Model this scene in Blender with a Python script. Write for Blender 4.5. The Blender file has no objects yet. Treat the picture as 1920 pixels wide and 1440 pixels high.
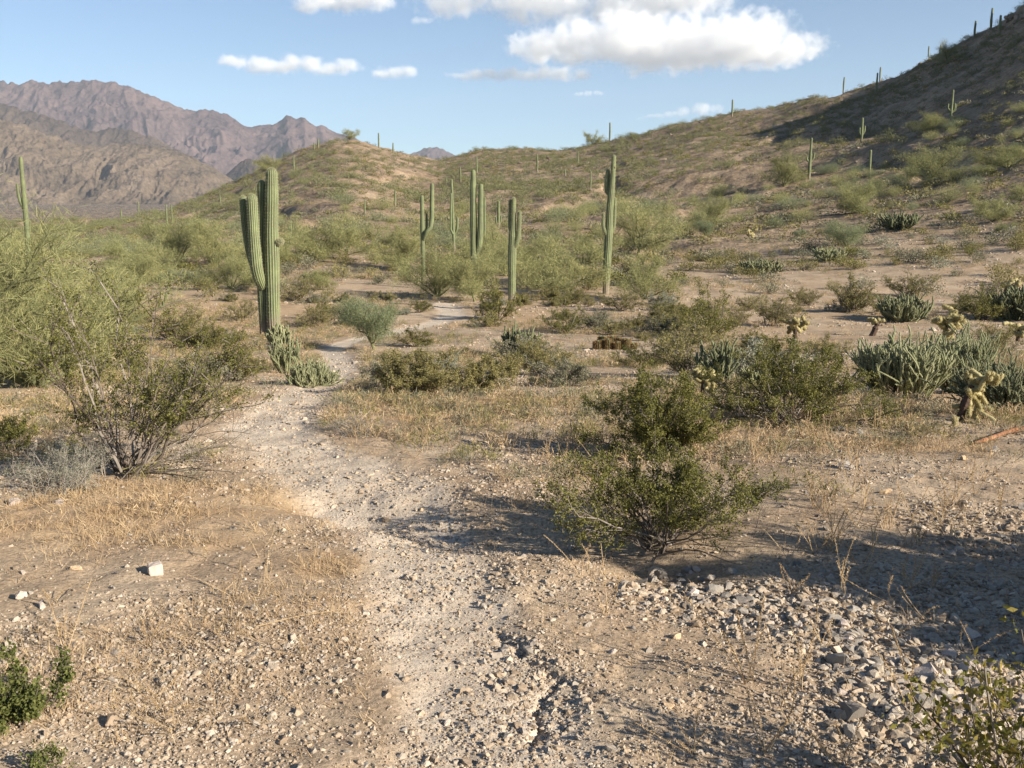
import bpy, math, random
import numpy as np
from mathutils import Vector, Matrix

# ------------------------------------------------------------------ scene, camera, sky, sun
S = bpy.context.scene
COL = S.collection
F = 1850.0                     # focal length in photograph pixels (1920 wide)
HOR = 430.0                    # photograph row of the horizon
EYE = 1.6
PITCH = math.atan((720 - HOR) / F)
SP, CP = math.sin(PITCH), math.cos(PITCH)

cam_d = bpy.data.cameras.new('camera')
cam_d.sensor_width = 36.0
cam_d.lens = F / 1920 * 36
cam_d.clip_start = 0.05
cam_d.clip_end = 40000
cam = bpy.data.objects.new('camera', cam_d)
COL.objects.link(cam)
cam.location = (0, 0, EYE)
cam.rotation_euler = (math.pi / 2 - PITCH, 0, 0)
S.camera = cam

SUN_AZ, SUN_EL = math.radians(121), math.radians(23)
sun_dir = Vector((math.sin(SUN_AZ) * math.cos(SUN_EL), math.cos(SUN_AZ) * math.cos(SUN_EL), math.sin(SUN_EL)))
sd = bpy.data.lights.new('sun', 'SUN')
sd.energy = 5.0
sd.angle = math.radians(0.55)
sd.color = (1.0, 0.91, 0.77)
sun = bpy.data.objects.new('sun', sd)
COL.objects.link(sun)
sun.rotation_euler = sun_dir.to_track_quat('Z', 'Y').to_euler()

W = bpy.data.worlds.new('World')
S.world = W
W.use_nodes = True
wn = W.node_tree
wn.nodes.clear()
sky = wn.nodes.new('ShaderNodeTexSky')
sky.sky_type = 'NISHITA'
sky.sun_disc = False
sky.sun_elevation = SUN_EL
sky.sun_rotation = SUN_AZ
sky.altitude = 400
sky.air_density = 1.0
sky.dust_density = 0.05
sky.ozone_density = 3.6
bg = wn.nodes.new('ShaderNodeBackground')
bg.inputs[1].default_value = 0.058
wo = wn.nodes.new('ShaderNodeOutputWorld')
wn.links.new(sky.outputs[0], bg.inputs[0])
wn.links.new(bg.outputs[0], wo.inputs[0])

S.view_settings.view_transform = 'Standard'
S.view_settings.look = 'None'
S.view_settings.exposure = 1.18
S.view_settings.gamma = 1.0
S.cycles.use_denoising = True
S.cycles.max_bounces = 10
S.cycles.diffuse_bounces = 3
S.cycles.transmission_bounces = 3
S.cycles.volume_bounces = 8
S.cycles.transparent_max_bounces = 8
HAZE_DENSITY = 4.8e-5

# ------------------------------------------------------------------ numpy helpers
def _hash(ix, iy, s):
    n = (ix * 374761393 + iy * 668265263 + s * 974634721) & 0xffffffff
    n = ((n ^ (n >> 13)) * 1274126177) & 0xffffffff
    n = ((n ^ (n >> 15)) * 2246822519) & 0xffffffff
    return ((n ^ (n >> 16)) & 0xffff) / 65535.0

def vnoise(x, y, s=0):
    x = np.asarray(x, float); y = np.asarray(y, float)
    ix = np.floor(x).astype(np.int64); iy = np.floor(y).astype(np.int64)
    fx = x - ix; fy = y - iy
    fx = fx * fx * fx * (fx * (fx * 6 - 15) + 10); fy = fy * fy * fy * (fy * (fy * 6 - 15) + 10)
    a = _hash(ix, iy, s); b = _hash(ix + 1, iy, s); c = _hash(ix, iy + 1, s); d = _hash(ix + 1, iy + 1, s)
    return (a * (1 - fx) + b * fx) * (1 - fy) + (c * (1 - fx) + d * fx) * fy

def fbm(x, y, s=0, o=4, g=0.5):
    v = 0.0; a = 1.0; t = 0.0
    for i in range(o):
        v = v + a * (vnoise(x * 2 ** i + 17.3 * i, y * 2 ** i - 9.1 * i, s + i) - 0.5)
        t += a; a *= g
    return v / t * 2          # about -1 .. 1

def smooth(x, a, b):
    q = np.clip((x - a) / (b - a), 0, 1)
    return q * q * (3 - 2 * q)

def slopes(px, py):
    u = (px - 960) / F; v = (720 - py) / F
    dy = CP + v * SP
    return u / dy, (-SP + v * CP) / dy           # x per y, z per y

def project(x, y, z):
    z = z - EYE
    d = y * CP - z * SP
    return 960 + F * x / d, 720 - F * (y * SP + z * CP) / d

# ------------------------------------------------------------------ terrain
RIDGE = [  # column, row of the skyline, distance of the crest
    (-900, 424, 260), (-300, 424, 260), (0, 421, 260), (150, 417, 250), (225, 413, 240), (280, 400, 240), (330, 386, 245), (380, 368, 250), (430, 346, 255),
    (500, 314, 265), (560, 284, 270), (600, 268, 275), (640, 259, 280), (685, 264, 285), (720, 276, 290), (770, 291, 300),
    (815, 299, 315), (840, 298, 320), (865, 287, 325), (900, 280, 325), (960, 278, 320), (1040, 275, 310), (1100, 272, 300),
    (1150, 264, 290), (1200, 251, 285), (1300, 225, 275), (1370, 216, 265), (1420, 208, 260), (1500, 188, 245),
    (1600, 168, 230), (1650, 152, 222), (1700, 128, 215), (1760, 101, 208), (1820, 74, 202), (1860, 55, 198),
    (1920, 14, 192), (2000, -45, 187), (2100, -62, 186), (2250, -50, 186), (2600, 0, 190)]
_T = []; _ZR = []; _YR = []
for px, py, yr in RIDGE:
    t, k = slopes(px, py)
    _T.append(t); _ZR.append(EYE + yr * k); _YR.append(yr)
_d = np.linspace(_T[0], _T[-1], 1400); _k = np.hanning(31) / np.hanning(31).sum()
_sm = lambda v: np.convolve(np.pad(np.interp(_d, _T, v), 15, mode='edge'), _k, 'valid')
_ZR = _sm(_ZR); _YR = _sm(_YR); _T = _d
VY = [-50, 3, 6, 9, 12, 18, 24, 30, 36, 42]
VZ = [0, 0, -0.02, -0.14, -0.36, -0.90, -1.30, -1.50, -1.56, -1.42]

def base_height(x, y):
    x = np.asarray(x, float); y = np.asarray(y, float)
    t = x / np.maximum(y, 8)
    zr = np.interp(t, _T, _ZR); yr = np.interp(t, _T, _YR)
    v = np.interp(y, VY, VZ)
    q = np.clip((y - 42) / (yr - 42), 0, 1)
    face = -1.5 + (zr + 1.5) * q ** 1.45
    over = y - yr
    back = zr - 0.02 * over - 0.28 * np.maximum(over - 6, 0)
    plain = np.where(y < 500, -6.0, -6.0 + (np.minimum(y, 2350) - 500) * 0.035)
    back = np.maximum(back, plain)
    z = np.where(y < 42, v, np.where(over < 0, face, back))
    s0 = smooth(y, 14, 40); s1 = smooth(y, 50, 110) * (1 - smooth(y, 500, 800))
    z = z + 0.05 * fbm(x / 2.6, y / 2.6, 3, 3) + 0.02 * fbm(x / 0.5, y / 0.5, 5, 3)
    z = z + s0 * 0.16 * fbm(x / 8, y / 8, 11, 3)
    z = z + s1 * (1.1 * fbm(x / 26, y / 26, 21, 3) + 0.7 * fbm(x / 7, y / 7, 31, 4, 0.62) + 0.16 * fbm(x / 1.6, y / 1.6, 33, 3, 0.6)
                - 1.5 * smooth(1 - np.abs(fbm(x / 34 + 0.5 * fbm(y / 30, x / 30, 36, 2), y / 90, 35, 2)) * 5, 0.2, 1.0))
    return z

def ground_at(px, py, hf=None):
    """the point where the line of sight through a photograph pixel first meets the terrain"""
    hf = hf or base_height
    t, k = slopes(px, py)
    ys = np.concatenate([np.geomspace(1.2, 60, 1400), np.geomspace(60, 420, 900)[1:]])
    d = hf(t * ys, ys) - (EYE + k * ys)
    i = np.argmax(d >= 0)
    if d[i] < 0:
        i = int(np.argmax((hf(t * ys, ys) - EYE) / ys - k))
    y = ys[i]
    return float(t * y), float(y), float(hf(np.array([t * y]), np.array([y]))[0])

PATH_PX = [(985, 1560, 165), (960, 1440, 175), (905, 1300, 165), (860, 1180, 150), (830, 1080, 135), (790, 985, 130), (700, 915, 125), (580, 860, 105),
           (500, 805, 75), (545, 752, 60), (612, 714, 42), (640, 680, 30), (622, 655, 22), (660, 638, 20), (745, 622, 22), (815, 606, 26), (850, 590, 28), (835, 570, 24)]
PATH = []
for px, py, hw in PATH_PX:
    x, y, z = ground_at(px, py)
    PATH.append((x, y, max(hw * y / F * 0.98, 0.30)))
RUT_PX = [(925, 1172), (968, 1205), (990, 1232), (1022, 1248), (1040, 1272), (1022, 1300), (1004, 1322), (1012, 1350), (990, 1392)]
RUT = [ground_at(a, b)[:2] for a, b in RUT_PX]
WASH = [ground_at(a, b)[:2] for a, b in [(600, 935), (720, 955), (860, 985), (1000, 1000), (1120, 1010), (1240, 1060)]]

def near_line(x, y, pts):
    best = np.full(np.shape(x), 1e9); w = np.zeros(np.shape(x)); side = np.zeros(np.shape(x))
    for a, b in zip(pts[:-1], pts[1:]):
        dx, dy = b[0] - a[0], b[1] - a[1]
        q = np.clip(((x - a[0]) * dx + (y - a[1]) * dy) / (dx * dx + dy * dy), 0, 1)
        ex = x - a[0] - q * dx; ey = y - a[1] - q * dy
        d = np.hypot(ex, ey)
        m = d < best
        best = np.where(m, d, best)
        side = np.where(m, np.sign(dx * ey - dy * ex), side)
        if len(a) > 2:
            w = np.where(m, a[2] * (1 - q) + b[2] * q, w)
    return best, w, side

def path_mask(x, y, a=0.62, b=1.25):
    d, w, _s = near_line(x, y, PATH)
    n = 0.34 * fbm(x / 0.8, y / 0.8, 77, 3) + 0.14 * fbm(x / 0.16, y / 0.16, 78, 2)
    return 1 - smooth(d / np.maximum(w, 0.05) + n, a, b)

def height(x, y):
    x = np.asarray(x, float); y = np.asarray(y, float)
    z = base_height(x, y)
    z = z - 0.03 * path_mask(x, y, 0.45, 1.35) * (1 - smooth(y, 40, 50))
    d, _w, _s = near_line(x, y, RUT)
    d = np.maximum(d + 0.042 * fbm(x / 0.08, y / 0.08, 41, 4, 0.72), 0)
    z = z - 0.032 * (1 - smooth(d, 0.004, 0.036)) * (0.2 + 1.1 * vnoise(x / 0.11, y / 0.11, 43))
    d, _w, _s = near_line(x, y, WASH)
    z = z - 0.11 * np.exp(-(d / 0.26) ** 2)
    m = 1 - smooth(y, 9, 14)
    z = z + m * (0.010 * fbm(x / 0.11, y / 0.11, 51, 3) + 0.022 * np.maximum(fbm(x / 0.35, y / 0.35, 52, 2), 0))
    return z

def at(px, py):
    return ground_at(px, py, height)

# ------------------------------------------------------------------ mesh collecting
class Geo:
    def __init__(s):
        s.v = []; s.f3 = []; s.f4 = []; s.m3 = []; s.m4 = []; s.n = 0; s.attr = []
    def add(s, v, f3=None, f4=None, mat=0, attr=None):
        v = np.asarray(v, float).reshape(-1, 3)
        if f3 is not None and len(f3):
            s.f3.append(np.asarray(f3, np.int64) + s.n); s.m3.append(np.full(len(f3), mat))
        if f4 is not None and len(f4):
            s.f4.append(np.asarray(f4, np.int64) + s.n); s.m4.append(np.full(len(f4), mat))
        s.v.append(v); s.n += len(v)
        s.attr.append(np.zeros(len(v)) if attr is None else np.asarray(attr, float))
    def arrays(s):
        v = np.concatenate(s.v) if s.v else np.zeros((0, 3))
        f3 = np.concatenate(s.f3) if s.f3 else np.zeros((0, 3), np.int64)
        f4 = np.concatenate(s.f4) if s.f4 else np.zeros((0, 4), np.int64)
        m = np.concatenate(s.m3 + s.m4) if (s.m3 or s.m4) else np.zeros(0)
        return v, f3, f4, m
    def merged(s, g, scale, rotz, loc, mat=None):
        v, f3, f4, m = g.arrays()
        c, n = math.cos(rotz), math.sin(rotz)
        p = v * np.asarray(scale)
        q = np.stack([p[:, 0] * c - p[:, 1] * n, p[:, 0] * n + p[:, 1] * c, p[:, 2]], 1) + np.asarray(loc)
        s.add(q, f3, f4, 0 if mat is None else mat)
    def mesh(s, name, mats, smooth_shade=False, attr_name=None):
        v, f3, f4, m = s.arrays()
        me = bpy.data.meshes.new(name)
        me.vertices.add(len(v)); me.vertices.foreach_set('co', v.astype(np.float32).ravel())
        nl = len(f3) * 3 + len(f4) * 4
        me.loops.add(nl)
        me.loops.foreach_set('vertex_index', np.concatenate([f3.ravel(), f4.ravel()]).astype(np.int32))
        nf = len(f3) + len(f4)
        me.polygons.add(nf)
        st = np.concatenate([np.arange(len(f3)) * 3, len(f3) * 3 + np.arange(len(f4)) * 4]).astype(np.int32)
        me.polygons.foreach_set('loop_start', st)
        me.polygons.foreach_set('material_index', m.astype(np.int32))
        me.polygons.foreach_set('use_smooth', np.full(nf, smooth_shade))
        for x in (mats if isinstance(mats, (list, tuple)) else [mats]):
            me.materials.append(x)
        if attr_name:
            a = me.attributes.new(attr_name, 'FLOAT', 'POINT')
            a.data.foreach_set('value', np.concatenate(s.attr).astype(np.float32))
        me.update(calc_edges=True)
        me.validate()
        return me

def link(name, me, parent=None):
    o = bpy.data.objects.new(name, me)
    COL.objects.link(o)
    if parent is not None:
        o.parent = parent
    return o

def tag(o, label=None, cat=None, group=None, kind=None):
    if label: o['label'] = label
    if cat: o['category'] = cat
    if group: o['group'] = group
    if kind: o['kind'] = kind
    return o

def empty(name, loc, rz=0.0, sc=1.0):
    o = bpy.data.objects.new(name, None)
    COL.objects.link(o)
    o.empty_display_size = 0.2
    o.location = loc; o.rotation_euler = (0, 0, rz)
    o.scale = (sc, sc, sc) if np.isscalar(sc) else sc
    return o

def unit(a):
    a = np.asarray(a, float)
    return a / np.maximum(np.linalg.norm(a, axis=-1, keepdims=True), 1e-9)

def tube(g, pts, rad, sides=4, mat=0, cap=True):
    pts = np.asarray(pts, float); n = len(pts)
    rad = np.broadcast_to(np.asarray(rad, float), (n,))
    d = unit(np.gradient(pts, axis=0))
    ref = np.array([0.31, 0.95, 0.05]) if abs(d[0][2]) > 0.9 else np.array([0.02, 0.03, 1.0])
    a = unit(np.cross(d, ref)); b = np.cross(d, a)
    th = np.arange(sides) / sides * 2 * math.pi
    v = pts[:, None, :] + rad[:, None, None] * (np.cos(th)[None, :, None] * a[:, None, :] + np.sin(th)[None, :, None] * b[:, None, :])
    i = np.arange(n - 1)[:, None] * sides; j = np.arange(sides)[None, :]; k = (j + 1) % sides
    f = np.stack([i + j, i + k, i + sides + k, i + sides + j], -1).reshape(-1, 4)
    g.add(v.reshape(-1, 3), None, f, mat)
    if cap and sides >= 3:
        g.add(v[-1], [(0, q, q + 1) for q in range(1, sides - 1)], None, mat)

def leaves(g, c, axis, length, width, rng, mat=0, curl=0.15):
    """diamond shaped leaves: centres, long axes, lengths and widths"""
    n = len(c)
    if n == 0: return
    axis = unit(axis); side = unit(np.cross(axis, rng.normal(size=(n, 3))))
    nor = np.cross(axis, side)
    l = np.broadcast_to(length, (n,))[:, None] / 2; w = np.broadcast_to(width, (n,))[:, None] / 2
    v = np.stack([c - axis * l, c + side * w + nor * w * curl, c + axis * l, c - side * w + nor * w * curl], 1)
    f = np.arange(n * 4).reshape(n, 4)
    g.add(v.reshape(-1, 3), None, f, mat)

def spikes(g, c, d, length, width, rng, mat=0):
    n = len(c)
    d = unit(d); side = unit(np.cross(d, rng.normal(size=(n, 3))))
    l = np.broadcast_to(length, (n,))[:, None]; w = np.broadcast_to(width, (n,))[:, None] / 2
    v = np.stack([c - side * w, c + side * w, c + d * l], 1)
    g.add(v.reshape(-1, 3), np.arange(n * 3).reshape(n, 3), None, mat)

# ------------------------------------------------------------------ materials
def nmat(name):
    m = bpy.data.materials.new(name); m.use_nodes = True
    nt = m.node_tree; nt.nodes.clear()
    return m, nt, nt.nodes, nt.links

def node(nt, typ, **kw):
    n = nt.nodes.new(typ)
    for k, v in kw.items():
        if k.startswith('in_'):
            key = k[3:]
            key = int(key) if key.isdigit() else key.replace('_', ' ')
            n.inputs[key].default_value = v
        else:
            setattr(n, k, v)
    return n

def ramp(nt, src, stops):
    r = nt.nodes.new('ShaderNodeValToRGB')
    e = r.color_ramp.elements
    e[0].position, e[0].color = stops[0][0], (*stops[0][1], 1)
    e[1].position, e[1].color = stops[-1][0], (*stops[-1][1], 1)
    for p, c in stops[1:-1]:
        x = e.new(p); x.color = (*c, 1)
    nt.links.new(src, r.inputs[0])
    return r.outputs[0]

def mixc(nt, fac, a, b, mode='MIX'):
    m = nt.nodes.new('ShaderNodeMix'); m.data_type = 'RGBA'; m.blend_type = mode
    def put(sock, v):
        if isinstance(v, (int, float)): sock.default_value = v
        elif isinstance(v, (tuple, list)): sock.default_value = (*v, 1)
        else: nt.links.new(v, sock)
    put(m.inputs[0], fac); put(m.inputs[6], a); put(m.inputs[7], b)
    return m.outputs[2]

def math_n(nt, op, a, b=None):
    m = nt.nodes.new('ShaderNodeMath'); m.operation = op
    for i, v in enumerate((a, b)):
        if v is None: continue
        if isinstance(v, (int, float)): m.inputs[i].default_value = v
        else: nt.links.new(v, m.inputs[i])
    return m.outputs[0]

def leaf_mat(name, stops, trans=0.3, rough=0.75, big=0.5):
    """leaf colour varies leaf by leaf and in patches through the crown"""
    m, nt, N, L = nmat(name)
    geo = node(nt, 'ShaderNodeNewGeometry')
    oi = node(nt, 'ShaderNodeObjectInfo')
    tc = node(nt, 'ShaderNodeTexCoord')
    nz = node(nt, 'ShaderNodeTexNoise', in_Scale=2.5)
    L.new(tc.outputs['Object'], nz.inputs['Vector'])
    a = math_n(nt, 'MULTIPLY', geo.outputs['Random Per Island'], 0.5)
    b = math_n(nt, 'MULTIPLY', nz.outputs[0], big)
    c = math_n(nt, 'MULTIPLY', oi.outputs['Random'], 0.22)
    v = math_n(nt, 'ADD', math_n(nt, 'ADD', a, b), math_n(nt, 'SUBTRACT', c, 0.11))
    col = ramp(nt, v, stops)
    p = node(nt, 'ShaderNodeBsdfPrincipled', in_Roughness=rough)
    p.inputs['Specular IOR Level'].default_value = 0.25
    L.new(col, p.inputs['Base Color'])
    t = node(nt, 'ShaderNodeBsdfTranslucent')
    L.new(col, t.inputs[0])
    mx = node(nt, 'ShaderNodeMixShader', in_0=trans)
    L.new(p.outputs[0], mx.inputs[1]); L.new(t.outputs[0], mx.inputs[2])
    o = node(nt, 'ShaderNodeOutputMaterial')
    L.new(mx.outputs[0], o.inputs[0])
    return m

def rough_mat(name, stops, scale=8.0, rough=0.9, island=0.0, bump=0.0, bscale=40.0, obj=0.0, coord='Object'):
    m, nt, N, L = nmat(name)
    tc = node(nt, 'ShaderNodeTexCoord')
    nz = node(nt, 'ShaderNodeTexNoise', in_Scale=scale, in_Detail=5.0, in_Roughness=0.6)
    L.new(tc.outputs[coord], nz.inputs['Vector'])
    v = nz.outputs[0]
    if island:
        geo = node(nt, 'ShaderNodeNewGeometry')
        v = math_n(nt, 'ADD', math_n(nt, 'MULTIPLY', v, 1 - island), math_n(nt, 'MULTIPLY', geo.outputs['Random Per Island'], island))
    if obj:
        oi = node(nt, 'ShaderNodeObjectInfo')
        v = math_n(nt, 'ADD', math_n(nt, 'MULTIPLY', v, 1 - obj), math_n(nt, 'MULTIPLY', oi.outputs['Random'], obj))
    col = ramp(nt, v, stops)
    p = node(nt, 'ShaderNodeBsdfPrincipled', in_Roughness=rough)
    p.inputs['Specular IOR Level'].default_value = 0.2
    L.new(col, p.inputs['Base Color'])
    if bump:
        n2 = node(nt, 'ShaderNodeTexNoise', in_Scale=bscale, in_Detail=4.0)
        L.new(tc.outputs[coord], n2.inputs['Vector'])
        bp = node(nt, 'ShaderNodeBump', in_Strength=bump, in_Distance=0.02)
        L.new(n2.outputs[0], bp.inputs['Height']); L.new(bp.outputs[0], p.inputs['Normal'])
    o = node(nt, 'ShaderNodeOutputMaterial')
    L.new(p.outputs[0], o.inputs[0])
    return m

def terrain_mat():
    m, nt, N, L = nmat('desert_soil')
    tc = node(nt, 'ShaderNodeTexCoord')
    zn = node(nt, 'ShaderNodeAttribute', attribute_name='zone')
    sep = node(nt, 'ShaderNodeSeparateColor')
    L.new(zn.outputs['Color'], sep.inputs[0])
    pathf, straw, hill = sep.outputs
    def noise(sc, det=5.0, ro=0.6):
        n = node(nt, 'ShaderNodeTexNoise', in_Scale=sc, in_Detail=det, in_Roughness=ro)
        L.new(tc.outputs['Object'], n.inputs['Vector'])
        return n.outputs[0]
    soil = ramp(nt, noise(0.9), [(0.3, (0.29, 0.212, 0.142)), (0.5, (0.39, 0.30, 0.208)), (0.72, (0.46, 0.375, 0.275))])
    grit = ramp(nt, noise(55, 3), [(0.35, (0.5, 0.46, 0.42)), (0.5, (0.92, 0.9, 0.88)), (0.68, (1.25, 1.2, 1.15))])
    soil = mixc(nt, 0.75, soil, grit, 'MULTIPLY')
    pathc = ramp(nt, noise(3.0), [(0.3, (0.42, 0.345, 0.265)), (0.7, (0.53, 0.455, 0.365))])
    pathc = mixc(nt, 0.5, pathc, grit, 'MULTIPLY')
    strawc = ramp(nt, noise(2.2), [(0.3, (0.31, 0.21, 0.125)), (0.7, (0.42, 0.315, 0.20))])
    strawc = mixc(nt, 0.6, strawc, grit, 'MULTIPLY')
    hillc = ramp(nt, noise(0.22, 8.0, 0.7), [(0.30, (0.13, 0.10, 0.07)), (0.48, (0.265, 0.195, 0.13)), (0.62, (0.355, 0.27, 0.185)), (0.78, (0.44, 0.35, 0.255))])
    hg = ramp(nt, noise(2.3, 4.0), [(0.35, (0.55, 0.52, 0.5)), (0.5, (0.95, 0.95, 0.95)), (0.68, (1.25, 1.22, 1.2))])
    hillc = mixc(nt, 0.8, hillc, hg, 'MULTIPLY')
    mott = ramp(nt, noise(0.35, 7.0, 0.72), [(0.34, (0.62, 0.60, 0.58)), (0.5, (0.95, 0.95, 0.95)), (0.66, (1.18, 1.16, 1.13))])
    soil = mixc(nt, 0.6, soil, mott, 'MULTIPLY')
    c = mixc(nt, straw, soil, strawc)
    c = mixc(nt, hill, c, hillc)
    c = mixc(nt, pathf, c, pathc)
    p = node(nt, 'ShaderNodeBsdfPrincipled', in_Roughness=0.95)
    p.inputs['Specular IOR Level'].default_value = 0.12
    L.new(c, p.inputs['Base Color'])
    h1 = noise(40, 6.0, 0.7); h2 = noise(1.6, 6.0, 0.72)
    b1 = node(nt, 'ShaderNodeBump', in_Strength=0.55, in_Distance=0.02)
    L.new(h1, b1.inputs['Height'])
    b2 = node(nt, 'ShaderNodeBump', in_Distance=0.6)
    L.new(h2, b2.inputs['Height'])
    L.new(math_n(nt, 'MULTIPLY', hill, 0.8), b2.inputs['Strength'])
    L.new(b1.outputs[0], b2.inputs['Normal']); L.new(b2.outputs[0], p.inputs['Normal'])
    o = node(nt, 'ShaderNodeOutputMaterial')
    L.new(p.outputs[0], o.inputs[0])
    return m

def saguaro_mat():
    m, nt, N, L = nmat('saguaro_skin')
    tc = node(nt, 'ShaderNodeTexCoord')
    at_ = node(nt, 'ShaderNodeAttribute', attribute_name='rib')
    nz = node(nt, 'ShaderNodeTexNoise', in_Scale=3.0, in_Detail=4.0)
    L.new(tc.outputs['Object'], nz.inputs['Vector'])
    oi = node(nt, 'ShaderNodeObjectInfo')
    green = ramp(nt, nz.outputs[0], [(0.28, (0.075, 0.07, 0.034)), (0.42, (0.07, 0.092, 0.036)), (0.7, (0.12, 0.148, 0.058))])
    n2 = node(nt, 'ShaderNodeTexNoise', in_Scale=26.0, in_Detail=2.0)
    L.new(tc.outputs['Object'], n2.inputs['Vector'])
    sp = math_n(nt, 'MULTIPLY', smooth_node(nt, at_.outputs['Fac'], 0.62, 1.0), math_n(nt, 'ADD', n2.outputs[0], 0.32))
    c = mixc(nt, sp, green, (0.34, 0.32, 0.20))
    xyz = node(nt, 'ShaderNodeSeparateXYZ'); L.new(tc.outputs['Object'], xyz.inputs[0])
    foot = math_n(nt, 'ADD', xyz.outputs[2], math_n(nt, 'MULTIPLY', nz.outputs[0], 0.7))
    corky = smooth_node(nt, foot, 1.25, 0.5)
    c = mixc(nt, corky, c, (0.20, 0.165, 0.12))
    p = node(nt, 'ShaderNodeBsdfPrincipled', in_Roughness=0.65)
    p.inputs['Specular IOR Level'].default_value = 0.3
    L.new(c, p.inputs['Base Color'])
    o = node(nt, 'ShaderNodeOutputMaterial')
    L.new(p.outputs[0], o.inputs[0])
    return m

def smooth_node(nt, v, a, b):
    r = node(nt, 'ShaderNodeMapRange')
    r.interpolation_type = 'SMOOTHSTEP'
    r.inputs[1].default_value = a; r.inputs[2].default_value = b
    nt.links.new(v, r.inputs[0])
    return r.outputs[0]

def stone_mat(name, stops, scale=14.0):
    m, nt, N, L = nmat(name)
    tc = node(nt, 'ShaderNodeTexCoord'); geo = node(nt, 'ShaderNodeNewGeometry'); oi = node(nt, 'ShaderNodeObjectInfo')
    r = math_n(nt, 'FRACT', math_n(nt, 'ADD', geo.outputs['Random Per Island'], oi.outputs['Random']))
    col = ramp(nt, r, stops)
    nz = node(nt, 'ShaderNodeTexNoise', in_Scale=scale, in_Detail=6.0, in_Roughness=0.65)
    L.new(tc.outputs['Object'], nz.inputs['Vector'])
    sh = ramp(nt, nz.outputs[0], [(0.3, (0.62, 0.58, 0.54)), (0.55, (1, 1, 1)), (0.75, (1.2, 1.2, 1.2))])
    col = mixc(nt, 0.8, col, sh, 'MULTIPLY')
    p = node(nt, 'ShaderNodeBsdfPrincipled', in_Roughness=0.85)
    p.inputs['Specular IOR Level'].default_value = 0.25
    L.new(col, p.inputs['Base Color'])
    bp = node(nt, 'ShaderNodeBump', in_Strength=0.5, in_Distance=0.01)
    L.new(nz.outputs[0], bp.inputs['Height']); L.new(bp.outputs[0], p.inputs['Normal'])
    o = node(nt, 'ShaderNodeOutputMaterial'); L.new(p.outputs[0], o.inputs[0])
    return m

def mountain_mat(name, stops, scale):
    m, nt, N, L = nmat(name)
    tc = node(nt, 'ShaderNodeTexCoord')
    n1 = node(nt, 'ShaderNodeTexNoise', in_Scale=scale, in_Detail=9.0, in_Roughness=0.68)
    L.new(tc.outputs['Object'], n1.inputs['Vector'])
    col = ramp(nt, n1.outputs[0], stops)
    n2 = node(nt, 'ShaderNodeTexNoise', in_Scale=scale * 14, in_Detail=6.0, in_Roughness=0.7)
    L.new(tc.outputs['Object'], n2.inputs['Vector'])
    sp = ramp(nt, n2.outputs[0], [(0.36, (0.5, 0.52, 0.48)), (0.52, (0.95, 0.95, 0.95)), (0.7, (1.2, 1.18, 1.15))])
    col = mixc(nt, 0.8, col, sp, 'MULTIPLY')
    p = node(nt, 'ShaderNodeBsdfPrincipled', in_Roughness=0.95)
    p.inputs['Specular IOR Level'].default_value = 0.05
    L.new(col, p.inputs['Base Color'])
    bp = node(nt, 'ShaderNodeBump', in_Strength=0.7, in_Distance=12.0)
    L.new(n2.outputs[0], bp.inputs['Height']); L.new(bp.outputs[0], p.inputs['Normal'])
    o = node(nt, 'ShaderNodeOutputMaterial'); L.new(p.outputs[0], o.inputs[0])
    return m

M = {}
M['soil'] = terrain_mat()
M['saguaro'] = saguaro_mat()
M['creosote'] = leaf_mat('creosote_leaf', [(0.15, (0.065, 0.068, 0.014)), (0.5, (0.15, 0.145, 0.034)), (0.85, (0.25, 0.225, 0.07))], 0.30)
M['creosote_dry'] = leaf_mat('olive_leaf', [(0.15, (0.11, 0.098, 0.034)), (0.5, (0.215, 0.19, 0.07)), (0.85, (0.31, 0.265, 0.115))], 0.28)
M['palo'] = leaf_mat('palo_verde_twig', [(0.15, (0.18, 0.18, 0.07)), (0.5, (0.285, 0.285, 0.125)), (0.85, (0.41, 0.375, 0.17))], 0.30)
M['palo_blue'] = leaf_mat('blue_palo_verde_twig', [(0.15, (0.12, 0.14, 0.07)), (0.5, (0.20, 0.225, 0.12)), (0.85, (0.29, 0.30, 0.18))], 0.30)
M['bursage'] = leaf_mat('grey_green_leaf', [(0.15, (0.10, 0.10, 0.06)), (0.5, (0.185, 0.175, 0.11)), (0.85, (0.27, 0.25, 0.17))], 0.2)
M['sage'] = leaf_mat('pale_sage_twig', [(0.15, (0.15, 0.16, 0.11)), (0.5, (0.25, 0.25, 0.18)), (0.85, (0.36, 0.34, 0.26))], 0.2)
M['green'] = leaf_mat('fresh_green_leaf', [(0.15, (0.045, 0.058, 0.012)), (0.5, (0.105, 0.12, 0.032)), (0.85, (0.20, 0.20, 0.06))], 0.35)
M['yellow_leaf'] = leaf_mat('yellow_green_leaf', [(0.1, (0.06, 0.075, 0.012)), (0.5, (0.16, 0.15, 0.03)), (0.88, (0.32, 0.235, 0.06))], 0.4)
M['straw'] = leaf_mat('dry_straw', [(0.15, (0.31, 0.20, 0.105)), (0.5, (0.44, 0.32, 0.185)), (0.85, (0.58, 0.46, 0.295))], 0.3)
M['bark'] = rough_mat('grey_bark', [(0.3, (0.075, 0.058, 0.045)), (0.6, (0.17, 0.14, 0.115)), (0.8, (0.28, 0.245, 0.21))], 12, island=0.5)
M['dead'] = rough_mat('bleached_twig', [(0.3, (0.16, 0.135, 0.115)), (0.6, (0.27, 0.235, 0.20)), (0.8, (0.42, 0.38, 0.33))], 12, island=0.5)
M['green_bark'] = rough_mat('green_bark', [(0.3, (0.10, 0.105, 0.045)), (0.7, (0.20, 0.20, 0.10))], 7)
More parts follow.
